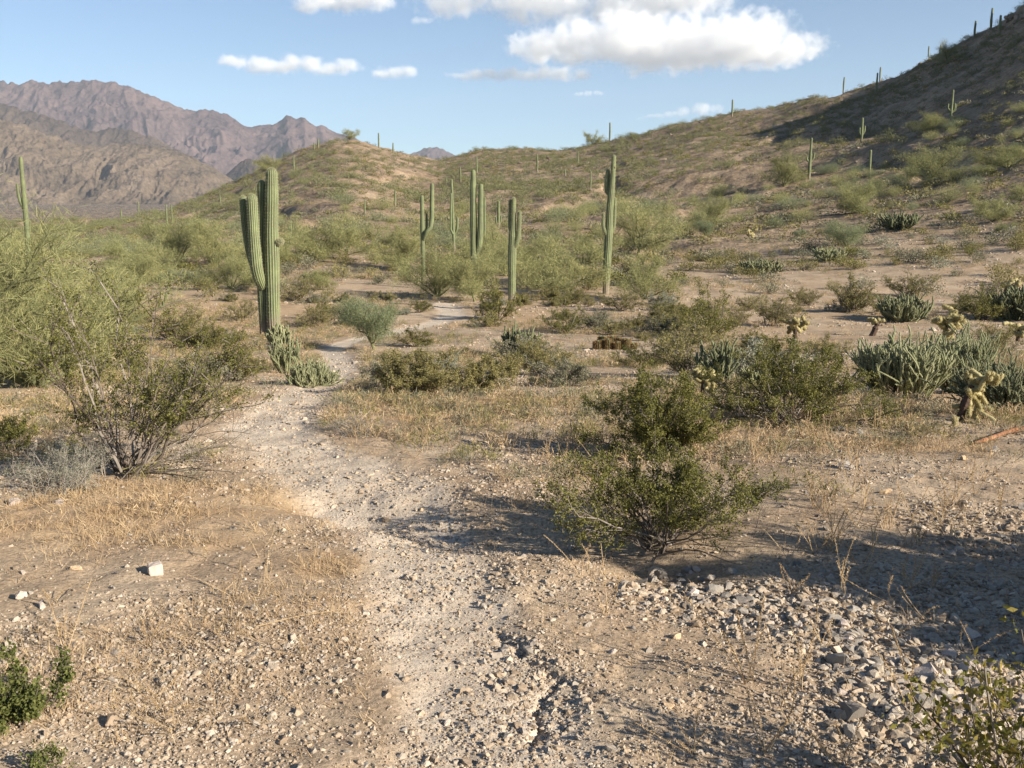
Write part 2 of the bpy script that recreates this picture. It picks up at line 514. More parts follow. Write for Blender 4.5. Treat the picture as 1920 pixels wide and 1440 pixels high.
M['cholla'] = leaf_mat('cholla_skin', [(0.2, (0.10, 0.115, 0.055)), (0.5, (0.185, 0.195, 0.10)), (0.8, (0.28, 0.275, 0.155))], 0.0)
M['cholla_dark'] = leaf_mat('dark_cholla_skin', [(0.2, (0.055, 0.065, 0.03)), (0.5, (0.11, 0.12, 0.058)), (0.8, (0.18, 0.18, 0.095))], 0.0)
M['spine'] = leaf_mat('pale_spine', [(0.2, (0.38, 0.36, 0.22)), (0.5, (0.50, 0.47, 0.30)), (0.8, (0.62, 0.58, 0.40))], 0.35)
M['gold_spine'] = leaf_mat('golden_spine', [(0.2, (0.36, 0.28, 0.11)), (0.5, (0.50, 0.42, 0.19)), (0.8, (0.62, 0.55, 0.30))], 0.35)
M['brown_spine'] = leaf_mat('brown_spine', [(0.2, (0.18, 0.105, 0.045)), (0.5, (0.33, 0.21, 0.095)), (0.8, (0.48, 0.34, 0.17))], 0.2)
M['teddy'] = leaf_mat('teddy_joint', [(0.2, (0.17, 0.14, 0.06)), (0.5, (0.26, 0.22, 0.10)), (0.8, (0.36, 0.31, 0.16))], 0.0)
M['cholla_trunk'] = rough_mat('dark_cholla_trunk', [(0.3, (0.035, 0.024, 0.018)), (0.7, (0.11, 0.07, 0.05))], 20)
M['orange_wood'] = rough_mat('orange_wood', [(0.3, (0.10, 0.055, 0.03)), (0.5, (0.24, 0.115, 0.06)), (0.72, (0.38, 0.25, 0.15))], 9, bump=0.4)
M['flower'] = rough_mat('pale_bloom', [(0.3, (0.55, 0.55, 0.4)), (0.7, (0.7, 0.68, 0.5))], 9)
M['gravel'] = stone_mat('gravel_stone', [(0.0, (0.20, 0.15, 0.105)), (0.25, (0.33, 0.255, 0.18)), (0.5, (0.39, 0.31, 0.225)), (0.75, (0.30, 0.26, 0.215)), (1.0, (0.46, 0.385, 0.30))], 30)
M['rubble'] = stone_mat('rubble_stone', [(0.0, (0.16, 0.14, 0.12)), (0.3, (0.25, 0.225, 0.195)), (0.6, (0.33, 0.295, 0.25)), (0.85, (0.38, 0.315, 0.24)), (1.0, (0.44, 0.39, 0.33))], 20)
M['white_stone'] = stone_mat('white_stone', [(0.0, (0.46, 0.38, 0.32)), (1.0, (0.54, 0.45, 0.38))], 16)
M['orange_stone'] = stone_mat('orange_stone', [(0.0, (0.42, 0.20, 0.11)), (1.0, (0.46, 0.25, 0.14))], 16)
M['tan_stone'] = stone_mat('tan_stone', [(0.0, (0.46, 0.33, 0.2)), (1.0, (0.52, 0.39, 0.26))], 16)
M['boulder'] = stone_mat('hill_boulder', [(0.0, (0.10, 0.075, 0.06)), (0.5, (0.2, 0.15, 0.115)), (1.0, (0.33, 0.26, 0.205))], 1.2)
M['range_far'] = mountain_mat('far_range_rock', [(0.3, (0.062, 0.044, 0.045)), (0.5, (0.11, 0.077, 0.074)), (0.7, (0.165, 0.115, 0.104))], 0.004)
M['range_mid'] = mountain_mat('middle_range_rock', [(0.3, (0.055, 0.042, 0.033)), (0.5, (0.09, 0.067, 0.052)), (0.7, (0.135, 0.10, 0.075))], 0.007)
M['range_near'] = mountain_mat('near_foothill_rock', [(0.3, (0.075, 0.06, 0.047)), (0.5, (0.155, 0.117, 0.083)), (0.7, (0.21, 0.162, 0.122))], 0.008)
# ------------------------------------------------------------------ terrain meshes
def straw_mask(x, y):
    n = 0.5 + 0.5 * fbm(x / 2.4, y / 2.4, 91, 4)
    b = np.zeros(np.shape(x))
    for px, py, wx, wy in STRAW_PX:
        X, Y, _z = ground_at(px, py)
        rx = wx * Y / F; ry = max(wy * Y * Y / (F * 1.9), 0.25)
        b = np.maximum(b, 1 - smooth(np.hypot((x - X) / rx, (y - Y) / ry), 0.3, 1.15))
    far = smooth(y, 14, 26) * 0.25
    return np.clip(b * (0.35 + 1.1 * n) + smooth(n, 0.56, 0.72) * (0.3 + far), 0, 1)

STRAW_PX = [(360, 940, 330, 60), (170, 960, 260, 70), (620, 1060, 120, 40), (800, 780, 210, 60), (950, 760, 260, 50), (1080, 880, 120, 60),
            (1500, 830, 260, 35), (1700, 835, 200, 30), (1330, 830, 120, 40), (560, 590, 160, 40), (330, 590, 200, 50), (300, 750, 170, 60),
            (560, 700, 80, 20), (1000, 590, 80, 20), (450, 1010, 200, 40), (80, 740, 120, 60)]

def rubble_mask(x, y):
    b = np.zeros(np.shape(x))
    for px, py, wx, wy in [(1260, 1110, 130, 70), (1420, 1140, 170, 80), (1580, 1200, 170, 110), (1660, 1320, 190, 130), (1820, 1230, 170, 170), (1850, 1380, 150, 110), (1700, 1120, 300, 90), (1880, 1000, 200, 110)]:
        X, Y, _z = ground_at(px, py)
        rx = wx * Y / F; ry = wy * Y * Y / (F * 1.8)
        b = np.maximum(b, 1 - smooth(np.hypot((x - X) / rx, (y - Y) / ry), 0.55, 1.1))
    return np.clip(b, 0, 1)

rows = np.concatenate([np.linspace(-3.0, 2.0, 16), np.geomspace(2.05, 12, 420), np.geomspace(12.08, 60, 210), np.geomspace(60.5, 450, 330), np.geomspace(458, 7500, 50)])
tt = np.concatenate([np.linspace(-1.0, -0.57, 40)[:-1], np.linspace(-0.57, 0.57, 600), np.linspace(0.57, 1.1, 60)[1:]])
YY, TT = np.meshgrid(rows, tt, indexing='ij')
XX = TT * (YY + 4.2 * np.exp(-np.maximum(YY, 0) / 6.0))
ZZ = height(XX, YY)
PM = path_mask(XX, YY) * (1 - smooth(YY, 44, 52))
SM = straw_mask(XX, YY)
HM = smooth(YY, 44, 90)
SM = np.where(YY > 44, SM * 0.55, SM)
nr, nc = XX.shape
idx = np.arange(nr * nc).reshape(nr, nc)
quads = np.stack([idx[:-1, :-1], idx[:-1, 1:], idx[1:, 1:], idx[1:, :-1]], -1).reshape(-1, 4)
P = np.stack([XX.ravel(), YY.ravel(), ZZ.ravel()], 1)
zone = np.stack([PM.ravel(), SM.ravel(), HM.ravel(), np.ones(nr * nc)], 1)
fy = P[quads, 1].mean(1); fp = zone[quads, 0].mean(1)
cls = np.where(fy > 450, 3, np.where(fy > 60, 2, np.where(fp > 0.5, 1, 0)))
for c, nm in ((0, 'ground'), (1, 'dirt_path'), (2, 'hillside'), (3, 'valley_plain')):
    q = quads[cls == c]
    used, inv = np.unique(q, return_inverse=True)
    g = Geo(); g.add(P[used], None, inv.reshape(-1, 4))
    me = g.mesh(nm, M['soil'], True)
    ca = me.color_attributes.new('zone', 'FLOAT_COLOR', 'POINT')
    ca.data.foreach_set('color', zone[used].astype(np.float32).ravel())
    tag(link(nm, me), {'ground': 'tan gravelly desert floor with straw coloured patches', 'dirt_path': 'pale winding footpath of packed dirt and grit',
                       'hillside': 'stony brown desert hillside rising behind the flat', 'valley_plain': 'flat brown valley floor below the mountains'}[c if isinstance(c, str) else nm], kind='structure')
del XX, YY, ZZ, P, quads, zone

# ------------------------------------------------------------------ mountains
def mountain(name, sky_px, ycrest, yfoot, zfoot, seed, mat, label, spur=0.2, k=9.0, nt=420, ns=110):
    T = []; H = []
    for px, py in sky_px:
        t, s = slopes(px, py)
        T.append(t); H.append(EYE + s * ycrest)
    t = np.linspace(T[0], T[-1], nt)
    hz = np.interp(t, T, H)
    s = np.concatenate([np.linspace(0, 1, ns), np.linspace(1.02, 1.5, 18)])
    SS, TT = np.meshgrid(s, t, indexing='ij')
    HZ = np.broadcast_to(hz, SS.shape)
    Y = yfoot + (ycrest - yfoot) * SS
    X = TT * Y
    size = (ycrest - yfoot)
    rise = np.clip(np.minimum(SS, 2 - SS * 1.0), 0, 1)
    prof = np.where(SS <= 1, 0.35 * SS + 0.65 * SS ** 1.5, 1 - (SS - 1) * 1.3)
    wx = X / size * k; wy = Y / size * k
    warp = 0.9 * fbm(wx * 0.35, wy * 0.35, seed + 5, 3)
    rid = 0.0; a = 1.0
    for o in range(5):
        f = 2.0 ** o
        r = 1 - np.abs(2 * vnoise(wx * f * 0.55 + warp * f * 0.5 + 3 * o, wy * f * (0.16 if o == 0 else 0.3) + warp, seed + o) - 1)
        rid = rid + a * (r - 0.55); a *= 0.6
    env = np.clip(4 * SS * (1.0 - SS) + 0.05, 0, 1)
    amp = spur * (HZ - zfoot)
    Z = zfoot + (HZ - zfoot) * prof + amp * rid * env + 0.035 * (HZ - zfoot) * fbm(wx * 4, wy * 4, seed + 9, 4) * np.clip(SS * 3, 0, 1)
    Z = np.where(SS <= 1, Z, Z)
    n, m_ = SS.shape
    idx = np.arange(n * m_).reshape(n, m_)
    q = np.stack([idx[:-1, :-1], idx[:-1, 1:], idx[1:, 1:], idx[1:, :-1]], -1).reshape(-1, 4)
    g = Geo(); g.add(np.stack([X.ravel(), Y.ravel(), Z.ravel()], 1), None, q)
    return tag(link(name, g.mesh(name, mat, True)), label, kind='structure')

mountain('mountain_range', [(-500, 185), (-200, 170), (0, 160), (30, 154), (60, 151), (110, 155), (135, 152), (165, 147), (185, 149), (205, 153), (240, 165), (290, 181), (318, 197), (345, 208),
                            (372, 206), (410, 211), (440, 226), (460, 236), (480, 238), (500, 234), (517, 229), (530, 222), (538, 214), (545, 216), (554, 222), (562, 221), (571, 219), (580, 227), (592, 236),
                            (605, 238), (620, 246), (650, 256), (680, 266), (710, 276), (735, 286), (760, 292), (800, 299), (900, 330), (1000, 400)],
         5200, 3900, 40, 100, M['range_far'], 'long purple brown mountain range against the sky', 0.16, 8.0, 800, 200)
mountain('distant_peak', [(640, 330), (700, 312), (740, 296), (770, 288), (790, 281), (805, 276), (815, 275), (826, 277), (840, 284), (852, 291), (880, 305), (940, 340)],
         6400, 5700, 60, 140, M['range_far'], 'small rounded mauve peak in the saddle between the hills', 0.12, 7.0, 160, 60)
mountain('dark_foothill', [(-500, 190), (-200, 185), (0, 194), (40, 203), (75, 214), (100, 222), (150, 240), (180, 247), (205, 241), (240, 240), (262, 252), (285, 258), (310, 268), (330, 277), (360, 297), (395, 316), (425, 330), (470, 360), (520, 400)],
         3600, 3000, 45, 200, M['range_mid'], 'dark brown foothill ridge below the mountain range', 0.2, 7.0, 520, 130)
mountain('foothill_cone', [(400, 345), (430, 322), (450, 305), (466, 296), (480, 298), (500, 305), (520, 317), (560, 345)],
         3300, 2950, 45, 240, M['range_mid'], 'small dark conical foothill beside the hill slope', 0.12, 6.0, 120, 50)
mountain('tan_foothill', [(-600, 170), (-250, 190), (-60, 212), (0, 224), (40, 234), (85, 251), (120, 262), (150, 271), (185, 274), (220, 268), (250, 269), (290, 273), (330, 283), (372, 301), (405, 317), (432, 334), (470, 360), (520, 395)],
         2700, 2250, 40, 300, M['range_near'], 'pale tan rocky foothill in front of the mountains', 0.16, 8.0, 640, 170)

# ------------------------------------------------------------------ clouds (real volumes above the haze)
def cloud_mat(lumps, zbase, k, soft=1.0):
    """vapour that thins out towards a torn edge: a few overlapping ellipsoids roughened by noise, cut flat underneath"""
    m, nt, N, L = nmat('cloud_vapour')
    tc = node(nt, 'ShaderNodeTexCoord')
    acc = None
    for c, r in lumps:
        d = node(nt, 'ShaderNodeVectorMath', operation='SUBTRACT'); L.new(tc.outputs['Object'], d.inputs[0]); d.inputs[1].default_value = c
        e = node(nt, 'ShaderNodeVectorMath', operation='DIVIDE'); L.new(d.outputs[0], e.inputs[0]); e.inputs[1].default_value = r
        q = node(nt, 'ShaderNodeVectorMath', operation='DOT_PRODUCT'); L.new(e.outputs[0], q.inputs[0]); L.new(e.outputs[0], q.inputs[1])
        v = math_n(nt, 'SUBTRACT', 1.0, q.outputs['Value'])
        if acc is None: acc = v
        else:
            mx = nt.nodes.new('ShaderNodeMath'); mx.operation = 'SMOOTH_MAX'
            L.new(acc, mx.inputs[0]); L.new(v, mx.inputs[1]); mx.inputs[2].default_value = 0.25
            acc = mx.outputs[0]
    nz = node(nt, 'ShaderNodeTexNoise', in_Scale=1.0 / (26 * k), in_Detail=6.0, in_Roughness=0.6)
    L.new(tc.outputs['Object'], nz.inputs['Vector'])
    f = math_n(nt, 'ADD', acc, math_n(nt, 'MULTIPLY', math_n(nt, 'SUBTRACT', nz.outputs[0], 0.56), 4.2))
    xyz = node(nt, 'ShaderNodeSeparateXYZ'); L.new(tc.outputs['Object'], xyz.inputs[0])
    base = smooth_node(nt, math_n(nt, 'ADD', xyz.outputs[2], math_n(nt, 'MULTIPLY', nz.outputs[0], 8 * k)), zbase, zbase + 14 * k)
    den = math_n(nt, 'MULTIPLY', math_n(nt, 'MULTIPLY', smooth_node(nt, f, 0.0, 1.3), base), 0.052 / k * soft)
    v = node(nt, 'ShaderNodeVolumePrincipled')
    v.inputs['Color'].default_value = (1, 1, 1, 1)
    v.inputs['Anisotropy'].default_value = 0.0
    L.new(den, v.inputs['Density'])
    o = node(nt, 'ShaderNodeOutputMaterial')
    L.new(v.outputs[0], o.inputs['Volume'])
    m.cycles.volume_step_rate = 0.16
    return m

def ico(sub):
    me = bpy.data.meshes.new('ico_tmp')
    import bmesh
    bm = bmesh.new(); bmesh.ops.create_icosphere(bm, subdivisions=sub, radius=1.0); bm.to_mesh(me); bm.free()
    v = np.empty(len(me.vertices) * 3); me.vertices.foreach_get('co', v)
    f = np.array([p.vertices[:] for p in me.polygons])
    bpy.data.meshes.remove(me)
    return v.reshape(-1, 3), f
ICO1 = ico(1); ICO2 = ico(2); ICO3 = ico(3)

def cloud(label, dist, prof, depth, n, rmax, seed, flat=True, wisp=1.0, soft=1.0):
    """PROF: (column, base row, top row) along the cloud as photographed"""
    rng = np.random.default_rng(seed)
    X0 = np.array([p[0] for p in prof], float); B0 = [p[1] for p in prof]; T0 = [p[2] for p in prof]
    k = dist / F
    nl = int(np.clip((X0[-1] - X0[0]) / (0.9 * np.mean(np.subtract(B0, T0))), 2, 9))
    W_ = (X0[-1] - X0[0]) / nl
    lumps = []
    for i in range(nl):
        px = X0[0] + (i + 0.5) * W_ + rng.normal(0, 0.12 * W_)
        b = np.interp(px, X0, B0); t = np.interp(px, X0, T0)
        tx, tz0 = slopes(px, b); _t, tz1 = slopes(px, t)
        z0 = EYE + tz0 * dist; z1 = EYE + tz1 * dist
        c = np.array([tx * dist, dist + rng.normal(0, 0.12) * depth, z0 * 0.62 + z1 * 0.38])
        r = np.array([W_ * k * rng.uniform(0.95, 1.3), depth * 0.5 * rng.uniform(0.7, 1.0), (z1 - z0) * 0.68])
        lumps.append((c, r))
    g = Geo()
    for c, r in lumps:
        g.add(ICO3[0] * r * np.array([1.35, 1.25, 1.45]) + c, ICO3[1])
    me = g.mesh('cloud_raw', [])
    o = bpy.data.objects.new('cloud_raw', me); COL.objects.link(o)
    md = o.modifiers.new('r', 'REMESH'); md.mode = 'VOXEL'; md.voxel_size = 7 * k
    dg = bpy.context.evaluated_depsgraph_get()
    m2 = bpy.data.meshes.new_from_object(o.evaluated_get(dg))
    bpy.data.objects.remove(o)
    nv = len(m2.vertices)
    co = np.empty(nv * 3); m2.vertices.foreach_get('co', co); co = co.reshape(-1, 3)
    org = co.mean(0)
    m2.vertices.foreach_set('co', (co - org).ravel().astype(np.float32))
    m2.update()
    zb = min(EYE + slopes(0.5 * (X0[0] + X0[-1]), float(np.percentile(B0, 65)))[1] * dist, 1e9) - org[2]
    m2.materials.clear(); m2.materials.append(cloud_mat([(c - org, r) for c, r in lumps], zb, k, soft))
    o = link('cloud', m2); o.location = org
    return tag(o, label, 'cloud', 'white clouds in the blue sky')

cloud('large white cumulus cloud with billowing top and flat grey base', 9000,
      [(985, 70, 40), (1020, 92, 52), (1050, 100, 50), (1090, 112, 40), (1130, 122, 40), (1180, 130, 38), (1230, 135, 30), (1270, 138, 25), (1310, 140, 30), (1350, 138, 40), (1385, 126, 36),
       (1405, 118, 45), (1425, 118, 80), (1460, 114, 72), (1490, 108, 80), (1512, 98, 80)], 2000, 190, 28, 11, True, 0.55)
cloud('broad cloud bank cut off by the top edge of the view', 10500,
      [(800, 2, -25), (850, 8, -40), (910, 14, -60), (970, 22, -70), (1040, 38, -80), (1120, 44, -90), (1200, 44, -90), (1270, 30, -80), (1310, 12, -60), (1340, 4, -40)], 2000, 130, 28, 12, True, 0.55, 0.55)
cloud('long low white cloud above the mountain range', 9500,
      [(436, 132, 118), (465, 134, 108), (500, 136, 103), (540, 137, 108), (580, 136, 106), (615, 137, 114), (640, 135, 122), (655, 133, 110), (672, 132, 114)], 700, 90, 15, 13, True, 0.55)
cloud('small white cloud just past the end of the long low cloud', 9500,
      [(700, 142, 130), (715, 147, 124), (735, 149, 122), (755, 148, 122), (770, 142, 128)], 350, 40, 13, 14, True, 0.5)
cloud('little round cloud left below the big cumulus', 9500,
      [(846, 146, 136), (865, 151, 128), (890, 152, 124), (912, 150, 126), (924, 146, 134)], 350, 40, 14, 15, True, 0.5)
cloud('oblong white cloud hanging below the big cumulus', 9500,
      [(930, 148, 134), (955, 152, 124), (990, 153, 122), (1030, 153, 122), (1070, 152, 123), (1096, 148, 134)], 500, 60, 15, 16, True, 0.5)
cloud('tiny flat cloud under the oblong cloud', 11000,
      [(1078, 178, 172), (1095, 180, 168), (1112, 180, 168), (1130, 178, 172)], 250, 30, 6, 17, True, 0.4)
cloud('small puff of cloud alone above the gap in the clouds', 9500,
      [(772, 42, 34), (785, 47, 27), (795, 46, 28), (804, 42, 34)], 220, 26, 10, 18, True, 0.5)
cloud('white cloud at the top edge above the mountains', 9500,
      [(560, 14, -10), (590, 22, -20), (640, 26, -25), (690, 20, -20), (730, 14, -8)], 700, 60, 22, 19, True, 0.6)
cloud('faint cloud low over the hill crest', 13000,
      [(1200, 224, 217), (1230, 222, 212), (1260, 220, 206), (1290, 218, 196), (1320, 217, 194), (1342, 214, 200)], 500, 45, 11, 20, True, 0.4, 0.5)

# ------------------------------------------------------------------ haze
def haze_box():
    m, nt, N, L = nmat('thin_haze')
    v = node(nt, 'ShaderNodeVolumePrincipled')
    v.inputs['Color'].default_value = (0.72, 0.84, 1.0, 1)
    v.inputs['Density'].default_value = HAZE_DENSITY
    v.inputs['Anisotropy'].default_value = 0.0
    o = node(nt, 'ShaderNodeOutputMaterial')
    L.new(v.outputs[0], o.inputs['Volume'])
    g = Geo()
    x, y0, y1, z0, z1 = 9000, -300, 8600, -30, 1120
    v8 = [(-x, y0, z0), (x, y0, z0), (x, y1, z0), (-x, y1, z0), (-x, y0, z1), (x, y0, z1), (x, y1, z1), (-x, y1, z1)]
    g.add(v8, None, [(0, 3, 2, 1), (4, 5, 6, 7), (0, 1, 5, 4), (1, 2, 6, 5), (2, 3, 7, 6), (3, 0, 4, 7)])
    tag(link('haze', g.mesh('haze', m)), 'thin blue haze filling the valley air', kind='stuff')
haze_box()
# ------------------------------------------------------------------ stones
def stone_proto(rng, k):
    """an angular chip: an icosphere cut by a few random planes"""
    v = ICO1[0] if k < 20 else ICO2[0]
    v = v.copy()
    for _ in range(5 if k < 20 else 9):
        n = unit(rng.normal(size=3)); d = rng.uniform(0.35, 0.8)
        h = v @ n
        v = v - np.maximum(h - d, 0)[:, None] * n
    v = v * (1 + 0.10 * rng.normal(size=(len(v), 1))) * np.array([1.0, rng.uniform(0.6, 0.95), rng.uniform(0.45, 0.75)])
    return v, (ICO1[1] if k < 20 else ICO2[1])

def rot_z(v, a):
    c, s = np.cos(a), np.sin(a)
    return np.stack([v[..., 0] * c - v[..., 1] * s, v[..., 0] * s + v[..., 1] * c, v[..., 2]], -1)

def scatter_stones(g, x, y, size, rng, protos):
    z = height(x, y)
    which = rng.integers(0, len(protos), len(x))
    for i, (v, f) in enumerate(protos):
        m = np.nonzero(which == i)[0]
        if not len(m): continue
        n = len(m)
        a = rng.uniform(0, 6.283, n)[:, None]
        tilt = rng.normal(0, 0.35, (n, 2))
        p = np.broadcast_to(v, (n, *v.shape)) * size[m][:, None, None]
        p = np.stack([p[..., 0], p[..., 1] * np.cos(tilt[:, :1]) - p[..., 2] * np.sin(tilt[:, :1]), p[..., 1] * np.sin(tilt[:, :1]) + p[..., 2] * np.cos(tilt[:, :1])], -1)
        p = rot_z(p, a)
        p = p + np.stack([x[m], y[m], z[m] + size[m] * 0.08], 1)[:, None, :]
        ff = (f[None] + (np.arange(n) * len(v))[:, None, None]).reshape(-1, 3)
        g.add(p.reshape(-1, 3), ff)

# ------------------------------------------------------------------ shrubs and trees
def bez(a, b, c, n):
    t = np.linspace(0, 1, n)[:, None]
    return a * (1 - t) ** 2 + 2 * b * t * (1 - t) + c * t * t

def shrub(seed, H, R, stems, twigs, subs, nleaf, ll, lw, th=(0.15, 1.1), bend=0.25, leaf_from=0.35, r0=0.009, zig=0.03, squash=1.0, spread=0.03,
          bias=None, sides=4, along=0.0, bare_low=0.0):
    """many stems fanning out of one root; twigs on the stems, leaves on the twigs. Returns (wood, leaves)."""
    rng = np.random.default_rng(seed)
    gw, gl = Geo(), Geo()
    C = []; A = []
    for i in range(stems):
        az = rng.uniform(0, 2 * math.pi)
        tz = th[0] + (th[1] - th[0]) * rng.uniform() ** 0.8
        d = np.array([math.cos(az) * math.sin(tz), math.sin(az) * math.sin(tz), math.cos(tz)])
        if bias is not None: d = unit(d + np.array(bias) * rng.uniform(0.3, 1))
        L = 1.0 / math.sqrt((math.hypot(d[0], d[1]) / R) ** 2 + (d[2] / H) ** 2) * rng.uniform(0.72, 1.08)
        base = np.array([rng.normal(0, spread), rng.normal(0, spread), -0.02])
        tip = base + d * L
        mid = base + d * L * 0.5 + np.array([0, 0, bend * L * rng.uniform(-0.2, 1.0)]) * math.sin(tz) + rng.normal(0, zig * L, 3)
        p = bez(base, mid, tip, 7)
        p[1:-1] += rng.normal(0, zig * L * 0.35, (5, 3))
        rr = np.linspace(r0, r0 * 0.35, 7) * rng.uniform(0.7, 1.2)
        tube(gw, p, rr, sides)
        for j in range(twigs):
            s = rng.uniform(leaf_from * 0.6, 1.0)
            q = s * 6; k = min(int(q), 5); o = p[k] + (p[k + 1] - p[k]) * (q - k)
            td = unit(unit(p[k + 1] - p[k]) * 0.8 + rng.normal(0, 0.55, 3) + np.array([0, 0, 0.25]))
            tl = L * rng.uniform(0.16, 0.34) * (1.25 - 0.5 * s)
            e = o + td * tl
            m2 = o + td * tl * 0.5 + rng.normal(0, 0.08 * tl, 3)
            tp = bez(o, m2, e, 4)
            tube(gw, tp, np.linspace(r0 * 0.35, r0 * 0.15, 4), 3, cap=False)
            ends = [(tp, td, tl)]
            for _ in range(subs):
                u = rng.uniform(0.2, 0.95)
                o2 = o + (e - o) * u
                sd_ = unit(td * 0.7 + rng.normal(0, 0.6, 3) + np.array([0, 0, 0.15])); sl = tl * rng.uniform(0.3, 0.6)
                sp_ = np.stack([o2, o2 + sd_ * sl])
                tube(gw, sp_, [r0 * 0.2, r0 * 0.1], 3, cap=False)
                ends.append((sp_, sd_, sl))
            if s < bare_low: continue
            for ep, ed, el in ends:
                n = max(1, int(nleaf * rng.uniform(0.4, 1.5)))
                u = rng.uniform(0.15, 1.05, n)[:, None]
                c = ep[0] + (ep[-1] - ep[0]) * u + rng.normal(0, ll * 0.8, (n, 3))
                C.append(c); A.append(np.broadcast_to(ed * along, (n, 3)) + rng.normal(0, 1 - 0.6 * along, (n, 3)) + np.array([0, 0, 0.25]))
    c = np.concatenate(C); a = np.concatenate(A)
    keep = c[:, 2] > 0.02
    c = c[keep]; a = a[keep]
    sz = rng.uniform(0.6, 1.3, len(c))
    leaves(gl, c, a, ll * sz, lw * sz, rng)
    return gw, gl

def palo_verde(seed, H, R, limbs=6, br=7, sub=6, nspray=26, sl=0.2, sw=0.006, r0=0.05, low=0.25, trunk=0.18):
    """short forked green trunk, rising limbs and a broad, airy crown of fine green twigs"""
    rng = np.random.default_rng(seed)
    gw, gl = Geo(), Geo()
    C = []; A = []
    fork = np.array([rng.normal(0, 0.05), rng.normal(0, 0.05), H * trunk])
    if trunk > 0.1:
        tube(gw, bez(np.array([0, 0, -0.06]), fork * 0.5 + rng.normal(0, 0.03, 3), fork, 5), np.linspace(r0 * 1.3, r0, 5), 7)
    for i in range(limbs):
        az = (i + rng.uniform(-0.35, 0.35)) / limbs * 2 * math.pi
        tz = rng.uniform(0.25, 1.42)
        d = np.array([math.cos(az) * math.sin(tz), math.sin(az) * math.sin(tz), math.cos(tz)])
        L = 1.0 / math.sqrt((math.sin(tz) / R) ** 2 + (math.cos(tz) / (H * (1 - trunk))) ** 2) * rng.uniform(0.75, 1.05)
        tip = fork + d * L
        mid = fork + d * L * 0.5 + np.array([0, 0, 0.12 * L]) + rng.normal(0, 0.07 * L, 3)
        p = bez(fork if trunk > 0.1 else np.array([0, 0, -0.03]), mid, tip, 8)
        p[1:-1] += rng.normal(0, 0.02 * L, (6, 3))
        tube(gw, p, np.linspace(r0 * 0.75, r0 * 0.16, 8), 5)
        for j in range(br):
            s = rng.uniform(low, 1.0)
            q = s * 7; k = min(int(q), 6); o = p[k] + (p[k + 1] - p[k]) * (q - k)
            td = unit(unit(p[k + 1] - p[k]) * 0.6 + rng.normal(0, 0.6, 3) + np.array([0, 0, 0.35]))
            tl = L * rng.uniform(0.25, 0.5) * (1.2 - 0.5 * s)
            e = o + td * tl
            bp = bez(o, o + td * tl * 0.5 + rng.normal(0, 0.1 * tl, 3), e, 5)
            tube(gw, bp, np.linspace(r0 * 0.3, r0 * 0.08, 5), 3, cap=False)
            for m in range(sub):
                u = rng.uniform(0.15, 1.0)
                o2 = o + (e - o) * u
                d2 = unit(td * 0.7 + rng.normal(0, 0.6, 3) + np.array([0, 0, 0.2])); l2 = tl * rng.uniform(0.3, 0.6)
                tube(gw, np.stack([o2, o2 + d2 * l2]), [r0 * 0.08, r0 * 0.04], 3, cap=False)
                n = int(nspray * rng.uniform(0.5, 1.4))
                u2 = rng.uniform(0.0, 1.1, n)[:, None]
                C.append(o2 + d2 * l2 * u2 + rng.normal(0, sl * 0.7, (n, 3)))
                A.append(d2 * 0.7 + rng.normal(0, 0.65, (n, 3)) + np.array([0, 0, 0.15]))
    c = np.concatenate(C); a = np.concatenate(A)
    k = c[:, 2] > 0.05
    c = c[k]; a = a[k]
    leaves(gl, c, a, sl * rng.uniform(0.5, 1.3, len(c)), sw * rng.uniform(0.6, 1.3, len(c)), rng)
    return gw, gl

def far_tuft(seed, H, R, n, l, w, stems=5, clumps=14, low=0.12):
    """a distant shrub: a few stems and an uneven dome of leaf clumps, one mesh with two materials (0 wood, 1 leaf)"""
    rng = np.random.default_rng(seed)
    g = Geo()
    C = []; A = []
    for i in range(clumps):
        az = i * 2.4 + rng.normal(0, 0.4); q = math.sqrt((i + 0.5) / clumps) * rng.uniform(0.75, 1.05)
        top = H * math.sqrt(max(0.06, 1 - q * q)) * rng.uniform(0.7, 1.0)
        e = np.array([math.cos(az) * R * q * 0.85, math.sin(az) * R * q * 0.85, top * 0.78])
        if i % max(1, clumps // stems) == 0:
            tube(g, bez(np.array([0, 0, -0.05]), e * np.array([0.6, 0.6, 0.35]), e, 4), np.linspace(0.03, 0.012, 4) * H * 0.5, 3, 0, False)
        k = max(2, int(n / clumps * rng.uniform(0.6, 1.4)))
        sg = np.array([R, R, H]) * rng.uniform(0.13, 0.21)
        c = e + rng.normal(0, 1, (k, 3)) * sg
        m = rng.uniform(0, 1, k) < 0.28
        c[m] = e * rng.uniform(0.25, 0.9, (m.sum(), 1)) + rng.normal(0, 0.10, (m.sum(), 3)) * np.array([R, R, H])
        C.append(c); A.append(unit(e) + rng.normal(0, 0.7, (k, 3)) + np.array([0, 0, 0.3]))
    c = np.concatenate(C); a = np.concatenate(A)
    c[:, 2] = np.abs(c[:, 2] - 0.03) + 0.03
    leaves(g, c, a, l * rng.uniform(0.5, 1.4, len(c)), w * rng.uniform(0.6, 1.4, len(c)), rng, 1)
    return g

